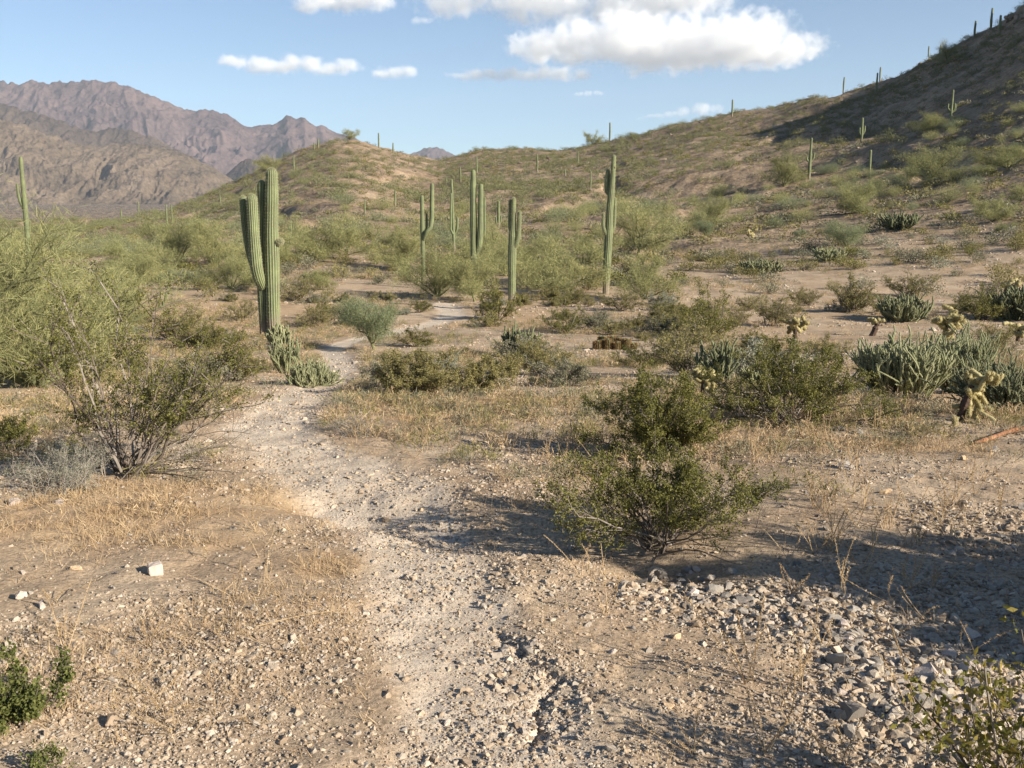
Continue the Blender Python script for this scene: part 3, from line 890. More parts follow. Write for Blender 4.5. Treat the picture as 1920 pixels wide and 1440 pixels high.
# ------------------------------------------------------------------ cacti
def rib_column(g, pts, R, ribs=14, vs=4, tip=True, foot=False, depth=0.13, step=0.5):
    """a ribbed cactus stem swept along pts (radius R at each point), with a rounded tip"""
    pts = np.asarray(pts, float); R = np.broadcast_to(np.asarray(R, float), (len(pts),))
    seg = np.r_[0, np.cumsum(np.linalg.norm(np.diff(pts, axis=0), axis=1))]
    Lr = R[-1]
    n = max(6, int(seg[-1] / (np.mean(R) * step)))
    s = np.linspace(0, seg[-1] - Lr * 0.9, n)
    P = np.stack([np.interp(s, seg, pts[:, i]) for i in range(3)], 1)
    # soften the corners of the traced polyline
    for _ in range(4):
        P[1:-1] = 0.25 * P[:-2] + 0.5 * P[1:-1] + 0.25 * P[2:]
    r = np.interp(s, seg, R)
    ph = float(abs(pts[0][0]) * 37 + seg[-1] * 11)
    r = r * (1 + 0.035 * np.sin(s / np.mean(R) * 0.55 + ph) + 0.03 * np.sin(s / np.mean(R) * 0.23 + 2 * ph))
    d = unit(P[-1] - P[-2])
    if tip:
        u = np.array([0.3, 0.55, 0.75, 0.88, 0.96, 0.995])
        P = np.concatenate([P, P[-1] + d * (u * Lr * 1.15)[:, None]])
        r = np.concatenate([r, r[-1] * np.sqrt(1 - u ** 2)])
    D = unit(np.gradient(P, axis=0))
    a = unit(np.cross(D[0], [0.0, 1.0, 0.12])); fr = []
    for i in range(len(P)):
        a = unit(a - D[i] * np.dot(a, D[i])); fr.append(a)
    A = np.array(fr); B = np.cross(D, A)
    m = ribs * vs
    th = np.arange(m) / m * 2 * math.pi
    w = 0.5 + 0.5 * np.cos(th * ribs)
    prof = 1 - depth * (1 - w ** 0.7)
    rr = r[:, None] * prof[None]
    v = P[:, None] + rr[..., None] * (np.cos(th)[None, :, None] * A[:, None] + np.sin(th)[None, :, None] * B[:, None])
    i = np.arange(len(P) - 1)[:, None] * m; j = np.arange(m)[None]; k = (j + 1) % m
    f = np.stack([i + j, i + k, i + m + k, i + m + j], -1).reshape(-1, 4)
    at_ = np.broadcast_to(w[None], (len(P), m)).ravel()
    g.add(v.reshape(-1, 3), None, f, 0, at_)
    g.add(np.concatenate([v[-1], P[-1:]]), [(q, (q + 1) % m, m) for q in range(m)], None, 0, np.r_[w, 1.0])
    return P, r, A, B

def saguaro(base_px, stems, label, dist=None, ribs=14, vs=4, group='saguaro cacti on the flat and the hills', fuzz=False, lean=0.0):
    """STEMS: (name, [(column, row), ...] traced from the photograph, widths in photograph pixels, depth offset in metres)"""
    bx, by = base_px
    x, y, z = at(bx, by)
    if dist:
        t, k = slopes(bx, by)
        x, y = t * dist, dist
        z = float(height(np.array([x]), np.array([y]))[0])
    k = y / F
    bpx, bpy_ = project(x, y, z)
    root = empty('saguaro_cactus', (x, y, z))
    root.rotation_euler = (0, 0, 0)
    tag(root, label, 'cactus', group)
    rng = np.random.default_rng(int(bx * 7 + by))
    for nm, poly, wid, dy in stems:
        g = Geo()
        dys = np.broadcast_to(np.asarray(dy, float), (len(poly),))
        pts = [((p[0] - bpx) * k * 1.01, q, (bpy_ - p[1]) * k * 1.015) for p, q in zip(poly, dys)]
        rad = np.broadcast_to(np.asarray(wid, float), (len(poly),)) * k * 0.5
        if nm == 'trunk': pts[0] = (pts[0][0], pts[0][1], -0.15)
        P, r, A, B = rib_column(g, pts, rad, ribs, vs)
        o = link(nm, g.mesh(nm, M['saguaro'], True, 'rib'), root)
        if fuzz:
            gs = Geo()
            nn = 10000 if nm == 'trunk' else 5000
            ii = rng.integers(0, len(P), nn); q = rng.integers(0, ribs, nn) / ribs * 2 * math.pi
            out = np.cos(q)[:, None] * A[ii] + np.sin(q)[:, None] * B[ii]
            c = P[ii] + out * r[ii][:, None] * 0.98 + rng.normal(0, 0.012, (nn, 3))
            spikes(gs, c, out + rng.normal(0, 0.55, (nn, 3)), rng.uniform(0.015, 0.035, nn), 0.004, rng)
            link('spines', gs.mesh('spines', M['spine']), o)
    return root

def stem_cactus(g, gs, rng, start, d, length, r, mat=0, spine_n=60, sl=0.020, sw=0.005, sides=6, curve=0.15):
    """one jointed cholla stem: a knobbly cylinder with short spines"""
    e = start + d * length
    m = start + d * length * 0.5 + rng.normal(0, curve * length * 0.5, 3)
    p = bez(start, m, e, 7)
    rad = r * (1 + 0.14 * np.sin(np.arange(7) * 2.2 + rng.uniform(0, 6)))
    rad[0] *= 0.75; rad[-1] *= 0.6
    tube(g, p, rad, sides, mat)
    n = spine_n
    u = rng.uniform(0, 1, n) * 6; k = np.minimum(u.astype(int), 5); o = p[k] + (p[k + 1] - p[k]) * (u - k)[:, None]
    out = unit(rng.normal(size=(n, 3))); ax = unit(e - start)
    out = unit(out - (out @ ax)[:, None] * ax * 0.8)
    spikes(gs, o + out * r * 0.8, out + rng.normal(0, 0.4, (n, 3)), rng.uniform(0.6, 1.5, n) * sl, sw, rng)
    return p

def pencil_cholla(seed, H, R, stems, forks, r=0.013, th=0.9, spine_n=26):
    spine_n *= 4
    rng = np.random.default_rng(seed)
    g, gs = Geo(), Geo()
    for i in range(stems):
        az = rng.uniform(0, 6.283); q = rng.uniform() ** 0.6
        base = np.array([math.cos(az) * R * 0.45 * q, math.sin(az) * R * 0.45 * q, -0.02])
        tz = th * q * rng.uniform(0.5, 1.1)
        d = np.array([math.cos(az) * math.sin(tz), math.sin(az) * math.sin(tz), math.cos(tz)])
        L = H * rng.uniform(0.35, 0.62)
        p = stem_cactus(g, gs, rng, base, d, L, r * 1.15, 0, spine_n)
        for j in range(forks):
            o = p[rng.integers(2, 7)]
            d2 = unit(d * 0.5 + rng.normal(0, 0.38, 3) + np.array([0, 0, 0.75]))
            L2 = H * rng.uniform(0.25, 0.5)
            p2 = stem_cactus(g, gs, rng, o, d2, L2, r, 0, spine_n)
            for k in range(rng.integers(0, 3)):
                d3 = unit(d2 + rng.normal(0, 0.45, 3) + np.array([0, 0, 0.4]))
                stem_cactus(g, gs, rng, p2[rng.integers(3, 7)], d3, H * rng.uniform(0.1, 0.24), r * 0.9, 0, spine_n // 2)
    return g, gs

def teddy_cholla(seed, H, R, joints, tr=0.04, jl=0.13, jr=0.026, lean=(0, 0), spn=70):
    """dark trunk, crowded pale spiny joints at the top"""
    rng = np.random.default_rng(seed)
    gt, g, gs = Geo(), Geo(), Geo()
    top = np.array([lean[0], lean[1], H * 0.68])
    tp = bez(np.array([0, 0, -0.04]), top * 0.5 + rng.normal(0, 0.03, 3), top, 8)
    tube(gt, tp, np.linspace(tr * 1.15, tr * 0.8, 8) * (1 + 0.15 * rng.normal(size=8)), 8)
    n = 160
    u = rng.uniform(0, 7, n); k = np.minimum(u.astype(int), 6); o = tp[k] + (tp[k + 1] - tp[k]) * (u - k)[:, None]
    out = unit(rng.normal(size=(n, 3)) * np.array([1, 1, 0.3]))
    spikes(gt, o + out * tr * 0.8, out + np.array([0, 0, -0.4]), rng.uniform(0.02, 0.05, n), 0.008, rng)
    starts = [(tp[-1] - np.array([0, 0, 0.02]), np.array([0, 0, 1.0]))] + [(tp[q], unit(rng.normal(0, 1, 3) * np.array([1, 1, 0.4]))) for q in (5, 6, 7, 7)]
    for i in range(joints):
        s, d0 = starts[rng.integers(0, len(starts))]
        d = unit(d0 * 0.4 + rng.normal(0, 0.75, 3) + np.array([0, 0, 0.35]))
        L = jl * rng.uniform(0.7, 1.25)
        if s[2] + d[2] * L > H or math.hypot(s[0] - top[0], s[1] - top[1]) > R: continue
        p = stem_cactus(g, gs, rng, s, d, L, jr, 0, spn * 5, 0.027, 0.007, 7, 0.1)
        starts.append((p[-1], d))
    return gt, g, gs

# ------------------------------------------------------------------ putting things down
ROT = np.random.default_rng(5)
AUTO = []            # things that get their label from their surroundings at the end

def parts_of(spec):
    """{part name: mesh} from (part name, geo, material, smooth)"""
    return [(nm, g.mesh(nm, M[mt], sm)) for nm, g, mt, sm in spec]

def put(name, parts, px=None, py=None, loc=None, rz=None, sc=1.0, label=None, cat=None, group=None, auto=None):
    if loc is None: loc = at(px, py)
    rz = ROT.uniform(0, 6.283) if rz is None else rz
    if len(parts) == 1:
        o = link(name, parts[0][1]); o.location = loc; o.rotation_euler = (0, 0, rz)
        o.scale = (sc, sc, sc) if np.isscalar(sc) else sc
    else:
        o = empty(name, loc, rz, sc)
        made = {}
        for nm, me in parts:
            if '>' in nm:
                a, b = nm.split('>')
                made[b] = link(b, me, made[a])
            else:
                made[nm] = link(nm, me, o)
    tag(o, label, cat, group)
    if auto:
        q = project(*loc)
        AUTO.append((o, auto, q[0], q[1]))
    return o
# ================================================================== the place
rng = np.random.default_rng(2024)

# ------------------------------------------------------------------ gravel (nobody could count it)
small = [stone_proto(rng, 8) for _ in range(14)]
bigger = [stone_proto(rng, 40) for _ in range(8)]
def gravel_field():
    g = Geo()
    n = 175000
    px = rng.uniform(-260, 2180, n); v = rng.uniform(0, 1, n)
    yd = 2.3 * (17.0 / 2.3) ** v                       # denser close to the viewer
    x = (px - 960) / F * yd
    y = yd * 0.98
    pm = path_mask(x, y); sm = straw_mask(x, y); rm = rubble_mask(x, y)
    cl = 0.5 + 0.5 * fbm(x / 0.9, y / 0.9, 61, 4)
    keep = rng.uniform(0, 1, n) < np.clip(0.12 + 1.1 * smooth(cl, 0.36, 0.78) + 1.0 * rm + 0.35 * pm - 0.35 * sm, 0.1, 1)
    x = x[keep]; y = y[keep]; rm = rm[keep]; cl = cl[keep]
    s = 0.0035 * np.exp(rng.normal(0.15, 0.5, len(x))) * (1 + 0.10 * y) * (1 + 1.6 * rm * rng.uniform(0, 1, len(x)) ** 1.5) * (0.8 + 0.5 * cl)
    s = np.minimum(s, 0.042)
    b = s > 0.013
    scatter_stones(g, x[~b], y[~b], s[~b], rng, small)
    scatter_stones(g, x[b], y[b], s[b], rng, bigger)
    n = 60000
    px = rng.uniform(-60, 1980, n); yd = 12 * (75 / 12) ** rng.uniform(0, 1, n)
    x = (px - 960) / F * yd; y = yd
    cl = 0.5 + 0.5 * fbm(x / 2.5, y / 2.5, 64, 4)
    keep = rng.uniform(0, 1, n) < 0.7 * smooth(cl, 0.42, 0.68)
    x = x[keep]; y = y[keep]
    scatter_stones(g, x, y, np.minimum(0.0011 * y * np.exp(rng.normal(0, 0.45, len(x))), 0.14), rng, small)
    n = 2600                                       # crumbs along the washed out crack and down the middle of the path
    k = rng.integers(0, len(RUT) - 1, n); u = rng.uniform(0, 1, n)
    R_ = np.array(RUT)
    x = R_[k, 0] * (1 - u) + R_[k + 1, 0] * u + rng.normal(0, 0.13, n); y = R_[k, 1] * (1 - u) + R_[k + 1, 1] * u + rng.normal(0, 0.12, n)
    scatter_stones(g, x, y, np.minimum(0.0055 * np.exp(rng.normal(0, 0.6, n)), 0.028), rng, bigger)
    o = link('gravel', g.mesh('gravel', M['gravel']))
    tag(o, 'loose tan and grey gravel strewn over the desert floor', kind='stuff')
gravel_field()

# ------------------------------------------------------------------ rocks one can tell apart
ROCK = [Geo() for _ in range(10)]
for g in ROCK:
    v, f = stone_proto(rng, 40)
    g.add(v, f)
def rock_meshes(mat):
    return [g.mesh('rock', M[mat]) for g in ROCK]
RM = {k: rock_meshes(k) for k in ('rubble', 'white_stone', 'orange_stone', 'tan_stone')}

def rock(px, py, wpx, mat, label=None, group=None, auto=None, tall=1.0, k=None, rz=None, sink=0.32):
    x, y, z = at(px, py)
    r = 0.5 * wpx * y / F * 1.05
    me = RM[mat][rng.integers(0, 10) if k is None else k]
    o = put('rock', [('rock', me)], loc=(x, y, z + r * (0.45 * tall - sink)), rz=rz, sc=(r, r, r * tall), label=label, cat='rock', group=group, auto=auto)
    o.rotation_euler = (rng.normal(0, 0.25), rng.normal(0, 0.25), o.rotation_euler[2])
    return o

def block_rock(px, py, wpx, hpx, mat, label):
    """a squarish broken block"""
    import bmesh
    x, y, z = at(px, py)
    w = wpx * y / F; h = hpx * y / F
    bm = bmesh.new(); bmesh.ops.create_cube(bm, size=1.0)
    for v in bm.verts:
        v.co = Vector((v.co.x * w * rng.uniform(0.82, 1.08), v.co.y * w * 0.9 * rng.uniform(0.8, 1.1), v.co.z * h * rng.uniform(0.8, 1.1)))
    bmesh.ops.bevel(bm, geom=bm.edges[:], offset=w * 0.09, segments=1, affect='EDGES', profile=0.6)
    bmesh.ops.subdivide_edges(bm, edges=bm.edges[:], cuts=1, use_grid_fill=True)
    for v in bm.verts: v.co += Vector(rng.normal(0, w * 0.018, 3))
    me = bpy.data.meshes.new('rock'); bm.to_mesh(me); bm.free(); me.materials.append(M[mat])
    o = link('rock', me); o.location = (x, y, z + h * 0.36); o.rotation_euler = (0.1, -0.08, 0.5)
    return tag(o, label, 'rock')

block_rock(291, 1077, 26, 25, 'white_stone', 'white squarish block of rock alone on the tan gravel beside the path')
rock(40, 1122, 26, 'white_stone', 'pale upright rock on the far left edge below the grey sage bush', tall=1.3)
rock(80, 1140, 30, 'white_stone', 'pale oval rock just right of the upright rock by the left edge')
rock(25, 944, 36, 'white_stone', 'pink white rounded rock in front of the grey sage bush', tall=0.9)
rock(112, 944, 28, 'white_stone', 'small pale wedge of rock in front of the grey sage bush', tall=0.7)
rock(120, 1262, 34, 'white_stone', 'pink white rock right of the bright green bush at the left edge', tall=0.8)
rock(56, 1350, 36, 'orange_stone', 'orange rock under the bright green bush at the left edge', tall=0.7)
rock(143, 1068, 32, 'tan_stone', 'tan rock half sunk in straw left of the white block')
rock(1268, 1196, 24, 'tan_stone', 'tan upright stone at the edge of the rubble right of the path', tall=1.2)
rock(1252, 1325, 28, 'tan_stone', 'ochre stone right of the washed out rut', tall=1.1)
rock(1148, 1226, 20, 'white_stone', 'small cream stone on the path right of the rut', tall=1.0)
rock(840, 1358, 26, 'white_stone', 'small white stone on the path left of the rut', tall=1.0)
rock(1150, 837, 22, 'orange_stone', 'small orange stone under the upper left twigs of the front creosote bush', tall=1.0)
rock(1612, 812, 30, 'rubble', 'grey stone at the front edge of the straw patch below the pale cholla thicket', tall=0.9)
rock(1575, 806, 24, 'rubble', 'smaller grey stone beside another at the edge of the straw patch', tall=0.9)
rock(1590, 878, 46, 'boulder' if False else 'rubble', 'dark squat rock in dry stalks right of the front creosote bush', tall=0.7)

RUB = [(1230, 1085, 30, 10, 12, 'the pale rubble under the front creosote bush'), (1290, 1095, 70, 28, 26, 'the pale rubble under the front creosote bush'), (1360, 1120, 80, 26, 26, 'the pale rubble under the front creosote bush'),
       (1450, 1150, 90, 34, 28, 'the shaded rubble strip below the right edge'), (1560, 1170, 90, 30, 26, 'the shaded rubble strip below the right edge'), (1650, 1190, 80, 34, 24, 'the shaded rubble strip below the right edge'),
       (1570, 1240, 60, 35, 26, 'the sunlit rock pile by the lower right corner'), (1650, 1270, 80, 45, 38, 'the sunlit rock pile by the lower right corner'), (1740, 1280, 80, 50, 32, 'the sunlit rock pile by the lower right corner'), (1680, 1340, 80, 40, 26, 'the sunlit rock pile by the lower right corner'),
       (1800, 1230, 80, 40, 22, 'the sunlit rock pile by the lower right corner'), (1800, 1330, 70, 45, 16, 'the sunlit rock pile by the lower right corner')]
SIZES = [(18, 'small'), (32, 'fist sized'), (50, 'large'), (100, 'largest')]
for cx, cy, wx, wy, n, where in RUB:
    for i in range(int(n * 0.72)):
        w = float(np.clip(np.exp(rng.normal(3.4 if 'sunlit' in where else 3.15, 0.36)), 14, 70))
        s = [q for lim, q in SIZES if w <= lim + 6][0]
        rock(cx + rng.normal(0, wx * 0.55), cy + rng.normal(0, wy * 0.6), w, 'rubble' if rng.uniform() < 0.86 else 'white_stone',
             f'{s} angular grey stone in {where}', 'angular stones: ' + s + ' in ' + where[:40], tall=rng.uniform(0.75, 1.15))
for i in range(46):      # single stones lying about
    px = rng.uniform(20, 1500); py = rng.uniform(950, 1425)
    if 1150 < px and py < 1150: continue
    rock(px, py, float(np.clip(np.exp(rng.normal(2.6, 0.3)), 10, 26)), ['white_stone', 'tan_stone', 'rubble', 'rubble'][rng.integers(0, 4)],
         'pebble sized stone lying loose on the gravel around the path', 'loose single stones around the path', tall=rng.uniform(0.7, 1.1))
for i in range(48):
    px = rng.uniform(1480, 1915); py = rng.uniform(840, 1060)
    rock(px, py, float(np.clip(np.exp(rng.normal(2.75, 0.35)), 10, 34)), 'rubble' if rng.uniform() < 0.8 else 'tan_stone',
         'grey brown stone on the stony ground behind the shaded strip', 'stones on the stony ground at the right edge', tall=rng.uniform(0.7, 1.0))

# ------------------------------------------------------------------ dry grass (stuff) and tall dry stalks (things)
def dry_grass():
    g = Geo()
    n = 90000
    px = rng.uniform(-150, 2070, n); v = rng.uniform(0, 1, n)
    y = 2.5 * (34 / 2.5) ** v; x = (px - 960) / F * y
    sm = straw_mask(x, y); pm = path_mask(x, y)
    cl = 0.5 + 0.5 * fbm(x / 0.45, y / 0.45, 65, 3)
    keep = rng.uniform(0, 1, n) < np.clip((sm * 1.25 + 0.05) * smooth(cl, 0.35, 0.72) - 0.9 * pm, 0, 1)
    x = x[keep]; y = y[keep]
    m = len(x)
    k = 4
    x = np.repeat(x, k) + rng.normal(0, 0.02, m * k); y = np.repeat(y, k) + rng.normal(0, 0.02, m * k)
    c = np.stack([x, y, height(x, y) - 0.004], 1)
    d = rng.normal(0, 0.75, (m * k, 3)) + np.array([0, 0, 0.9]); d[:, 2] = np.abs(d[:, 2])
    L = rng.uniform(0.02, 0.075, m * k) * (1 + 0.05 * y)
    spikes(g, c, d, L, 0.0022 * (1 + 0.12 * y), rng)
    tag(link('dry_grass', g.mesh('dry_grass', M['straw'])), 'short straw coloured dry grass in patches on the ground', kind='stuff')
dry_grass()

def dry_weed(seed, H, n, seeds=14):
    r = np.random.default_rng(seed)
    out = []
    for i in range(n):
        g, gs = Geo(), Geo()
        b = np.array([r.normal(0, 0.02), r.normal(0, 0.02), -0.01])
        d = unit(np.array([r.normal(0, 0.16), r.normal(0, 0.16), 1.0]))
        h = H * r.uniform(0.5, 1.0)
        p = bez(b, b + d * h * 0.5 + r.normal(0, 0.03 * h, 3), b + d * h + r.normal(0, 0.05 * h, 3), 6)
        tube(g, p, np.linspace(0.0036, 0.0018, 6), 3, cap=False)
        u = np.linspace(0.4, 1.0, seeds); q = u * 5; k = np.minimum(q.astype(int), 4); o = p[k] + (p[k + 1] - p[k]) * (q - k)[:, None]
        leaves(gs, o + r.normal(0, 0.004, o.shape), r.normal(0, 0.5, (seeds, 3)) + np.array([0, 0, 1.0]), r.uniform(0.02, 0.045, seeds), r.uniform(0.006, 0.011, seeds), r)
        out += [('stem', g, 'straw', False), ('stem>seed_head', gs, 'straw', False)]
    return parts_of(out)
WEED = [dry_weed(i, 1.0, 3 + i % 3, 34 + 4 * (i % 3)) for i in range(7)]
def weed(px, py, hpx, label=None, group=None, k=None):
    x, y, z = at(px, py)
    h = 1.2 * hpx * y / F
    parts = WEED[rng.integers(0, 7) if k is None else k]
    put('dry_weed', parts, loc=(x, y, z), sc=(max(0.6, h * 1.8), max(0.6, h * 1.8), h), label=label, cat='dry weed', group=group)
weed(1090, 1085, 100, 'tall dry weed with seedy tips left of the front creosote bush', k=3)
weed(1132, 1150, 110, 'thin straight dry weed in front of the front creosote bush', k=1)
weed(500, 1085, 75, 'single straight straw stalk right of the white block of rock', k=0)
weed(440, 1120, 75, 'two thin straw stalks just right of the white block of rock', k=1)
weed(280, 1215, 80, 'straggly straw tuft below the white block of rock', k=2)
weed(120, 1215, 100, 'thin straw stalks near the pale rocks on the left edge', k=1)
weed(325, 1370, 60, 'leaning straw tuft near the bottom edge left of the path', k=4)
weed(1720, 1345, 190, 'tallest pale seedy weed standing in the rock pile', k=4)
weed(1405, 1280, 190, 'tall yellow weed at the edge of the rock pile', k=2)
weed(1465, 1330, 150, 'seedy yellow weed between path and rock pile', k=3)
weed(1500, 1290, 120, 'bushy yellow weed left of the sunlit rock pile', k=5)
weed(1440, 1415, 150, 'tall thin weed at the bottom edge right of the path', k=1)
weed(1300, 1415, 90, 'short golden weed at the bottom edge right of the path', k=2)
weed(1580, 1438, 110, 'golden weed at the bottom edge below the rock pile', k=2)
for i in range(40):
    weed(rng.uniform(1500, 1880), rng.uniform(880, 1040), rng.uniform(45, 95), 'slim straw stalks on the stony ground behind the shaded strip', 'straw stalks on the stony ground at the right')
for i in range(12):
    weed(rng.uniform(1440, 1840), rng.uniform(1060, 1230), rng.uniform(50, 110), 'thin pale stalks in the shaded strip of rubble', 'thin stalks in the shaded rubble strip')
for i in range(55):
    weed(rng.uniform(640, 1100), rng.uniform(735, 860), rng.uniform(24, 50), 'thin straw stalks in the dry patch right of the path bend', 'straw stalks in the dry patch by the path bend')
for i in range(45):
    weed(rng.uniform(980, 1560), rng.uniform(775, 930), rng.uniform(30, 75), 'upright straw stalks on the dry ground around the front creosote bush', 'straw stalks around the front creosote bush')
for i in range(14):
    weed(rng.uniform(20, 620), rng.uniform(990, 1400), rng.uniform(30, 70), 'thin straw stalks on the gravel left of the path', 'straw stalks on the gravel left of the path')
for i in range(22):
    weed(rng.uniform(1250, 1900), rng.uniform(800, 870), rng.uniform(30, 60), 'straw stalks in the orange dry patch below the cholla thicket', 'straw stalks below the cholla thicket')

# ------------------------------------------------------------------ the near bushes
CAT = 'bush'
def near_bush(name, px, py, wood, leaf, label, gw, gl, rz=0.0, extra=None, cat=CAT, loc=None):
    sp = [('branches', gw, wood, False), ('foliage', gl, leaf, False)]
    if extra: sp += extra
    return put(name, parts_of(sp), px, py, loc=loc, rz=rz, label=label, cat=cat)

# front creosote: low, wide, branches sprawling along the ground on the right
gw, gl = shrub(103, 0.49, 0.92, 38, 10, 4, 18, 0.0125, 0.0085, th=(0.3, 1.20), bend=0.10, leaf_from=0.55, r0=0.006, zig=0.035, spread=0.045, bare_low=0.25)
w2, l2 = shrub(102, 0.16, 0.85, 16, 5, 2, 2, 0.010, 0.006, th=(1.3, 1.5), bend=0.25, leaf_from=0.7, r0=0.005, bias=(0.9, -0.1, 0), spread=0.05, bare_low=0.7)
gw.merged(w2, (1, 1, 1), 0, (0, 0, 0)); gl.merged(l2, (1, 1, 1), 0, (0, 0, 0))
near_bush('creosote_bush', 1235, 1022, 'bark', 'creosote', 'wide dark green creosote bush in front beside the path, sprawling grey twigs at its foot', gw, gl)
gw, gl = shrub(111, 0.62, 0.60, 32, 10, 4, 26, 0.014, 0.0095, th=(0.1, 1.25), leaf_from=0.3, r0=0.006, spread=0.05)
near_bush('creosote_bush', 1225, 856, 'bark', 'creosote', 'rounded green creosote bush directly behind the wide front creosote bush', gw, gl)
gw, gl = shrub(121, 0.70, 0.88, 36, 10, 4, 26, 0.015, 0.010, th=(0.15, 1.35), leaf_from=0.4, r0=0.008, spread=0.08, bare_low=0.35)
w2, l2 = shrub(122, 0.26, 0.75, 26, 6, 2, 0, 0.01, 0.006, th=(0.9, 1.5), bend=0.5, leaf_from=0.5, r0=0.006, spread=0.1, bare_low=2.0, zig=0.06) if False else shrub(122, 0.26, 0.75, 26, 6, 2, 1, 0.008, 0.004, th=(0.9, 1.5), bend=0.5, leaf_from=0.8, r0=0.006, spread=0.1, zig=0.06)
near_bush('creosote_bush', 1480, 788, 'bark', 'creosote', 'broad creosote bush with a bleached tangle of dead branches at its foot', gw, gl, extra=[('dead_branches', w2, 'dead', False)])
# big open creosote on the left
gw, gl = shrub(131, 1.28, 0.92, 22, 10, 4, 24, 0.0145, 0.0095, th=(0.05, 0.95), bend=0.12, leaf_from=0.38, r0=0.010, zig=0.045, spread=0.07, bare_low=0.3)
w2, l2 = shrub(132, 0.42, 0.85, 16, 4, 2, 1, 0.010, 0.006, th=(1.1, 1.45), bend=0.55, leaf_from=0.75, r0=0.006, bias=(0.9, -0.2, 0), spread=0.05, bare_low=0.85)
gw.merged(w2, (1, 1, 1), 0, (0, 0, 0)); gl.merged(l2, (1, 1, 1), 0, (0, 0, 0))
w3, l3 = shrub(133, 1.0, 1.05, 5, 8, 3, 24, 0.0145, 0.0095, th=(0.75, 0.95), bend=0.1, leaf_from=0.75, r0=0.008, bias=(0.8, 0.1, 0.1), zig=0.05, bare_low=0.72)
gw.merged(w3, (1, 1, 1), 0, (0, 0, 0)); gl.merged(l3, (1, 1, 1), 0, (0, 0, 0))
near_bush('creosote_bush', 240, 888, 'bark', 'creosote', 'tall open creosote bush with long arching twigs, left of the path', gw, gl)
gw, gl = shrub(141, 0.30, 0.42, 70, 7, 3, 5, 0.012, 0.003, th=(0.1, 1.45), leaf_from=0.2, r0=0.0028, spread=0.12, along=0.5)
near_bush('sage_bush', 120, 915, 'dead', 'sage', 'silvery grey low sage bush at the foot of the tall open creosote', gw, gl)
gw, gl = shrub(142, 0.28, 0.4, 22, 7, 3, 20, 0.012, 0.007, th=(0.2, 1.3), leaf_from=0.3, r0=0.004, spread=0.06)
near_bush('creosote_bush', 5, 850, 'bark', 'creosote', 'green twigs of a creosote bush at the left edge above the grey sage', gw, gl)
# the two creosote bushes in the middle
gw, gl = shrub(151, 0.55, 0.60, 34, 10, 4, 24, 0.016, 0.010, th=(0.2, 1.35), leaf_from=0.3, r0=0.006, spread=0.09, bare_low=0.2)
near_bush('creosote_bush', 785, 742, 'bark', 'creosote_dry', 'olive creosote bush in the middle, standing right of the narrowing path', gw, gl)
gw, gl = shrub(152, 0.62, 0.62, 28, 9, 4, 22, 0.016, 0.010, th=(0.2, 1.2), leaf_from=0.4, r0=0.006, spread=0.07, bare_low=0.3)
near_bush('creosote_bush', 1005, 705, 'bark', 'creosote_dry', 'thin olive creosote bush behind the middle one, a cholla growing inside it', gw, gl)
gw, gl = shrub(153, 0.40, 0.40, 18, 9, 4, 22, 0.016, 0.010, th=(0.2, 1.3), leaf_from=0.3, r0=0.005, spread=0.07)
near_bush('creosote_bush', 890, 735, 'bark', 'creosote_dry', 'low olive creosote bush between the two middle ones', gw, gl)
gw, gl = shrub(154, 0.22, 0.3, 40, 6, 3, 1, 0.008, 0.003, th=(0.2, 1.45), leaf_from=0.9, r0=0.003, spread=0.05, zig=0.08)
put('dead_shrub', parts_of([('twigs', gw, 'dead', False)]), 680, 815, label='small dead grey twiggy shrub at the right edge of the path', cat='dead shrub', rz=0)
# edge plants
gw, gl = shrub(161, 0.27, 0.12, 16, 9, 4, 14, 0.013, 0.009, th=(0.1, 1.2), leaf_from=0.2, r0=0.004, spread=0.05)
near_bush('green_bush', 5, 1345, 'bark', 'green', 'bright fresh green bush cut off by the left edge', gw, gl)
gw, gl = shrub(163, 0.08, 0.08, 12, 6, 3, 6, 0.011, 0.007, th=(0.1, 1.3), leaf_from=0.2, r0=0.003, spread=0.03)
near_bush('green_bush', 70, 1452, 'bark', 'green', 'green sprig poking up at the bottom left corner', gw, gl)
gw, gl = shrub(162, 0.66, 0.34, 12, 8, 3, 4, 0.028, 0.014, th=(0.05, 0.95), leaf_from=0.3, r0=0.005, spread=0.05, bend=0.1)
near_bush('brittlebush', 0, 0, 'bark', 'yellow_leaf', 'loose leafy bush with yellowing leaves cut off by the lower right corner', gw, gl, loc=(1.40, 2.46, 0.0))
# outside the frame on the right: the bush whose shadow lies across the rubble
gw, gl = shrub(171, 1.1, 0.62, 46, 12, 5, 22, 0.03, 0.02, th=(0.1, 1.25), leaf_from=0.25, r0=0.011, spread=0.1)
near_bush('creosote_bush', 0, 0, 'bark', 'creosote', 'large dense creosote bush past the right edge, shading the rubble', gw, gl, loc=(3.3, 3.5, 0.0))
gw, gl = shrub(172, 1.2, 0.70, 44, 12, 5, 22, 0.03, 0.02, th=(0.1, 1.25), leaf_from=0.25, r0=0.011, spread=0.1)
near_bush('creosote_bush', 0, 0, 'bark', 'creosote', 'second dense creosote bush past the right edge', gw, gl, loc=(4.5, 3.3, 0.0))

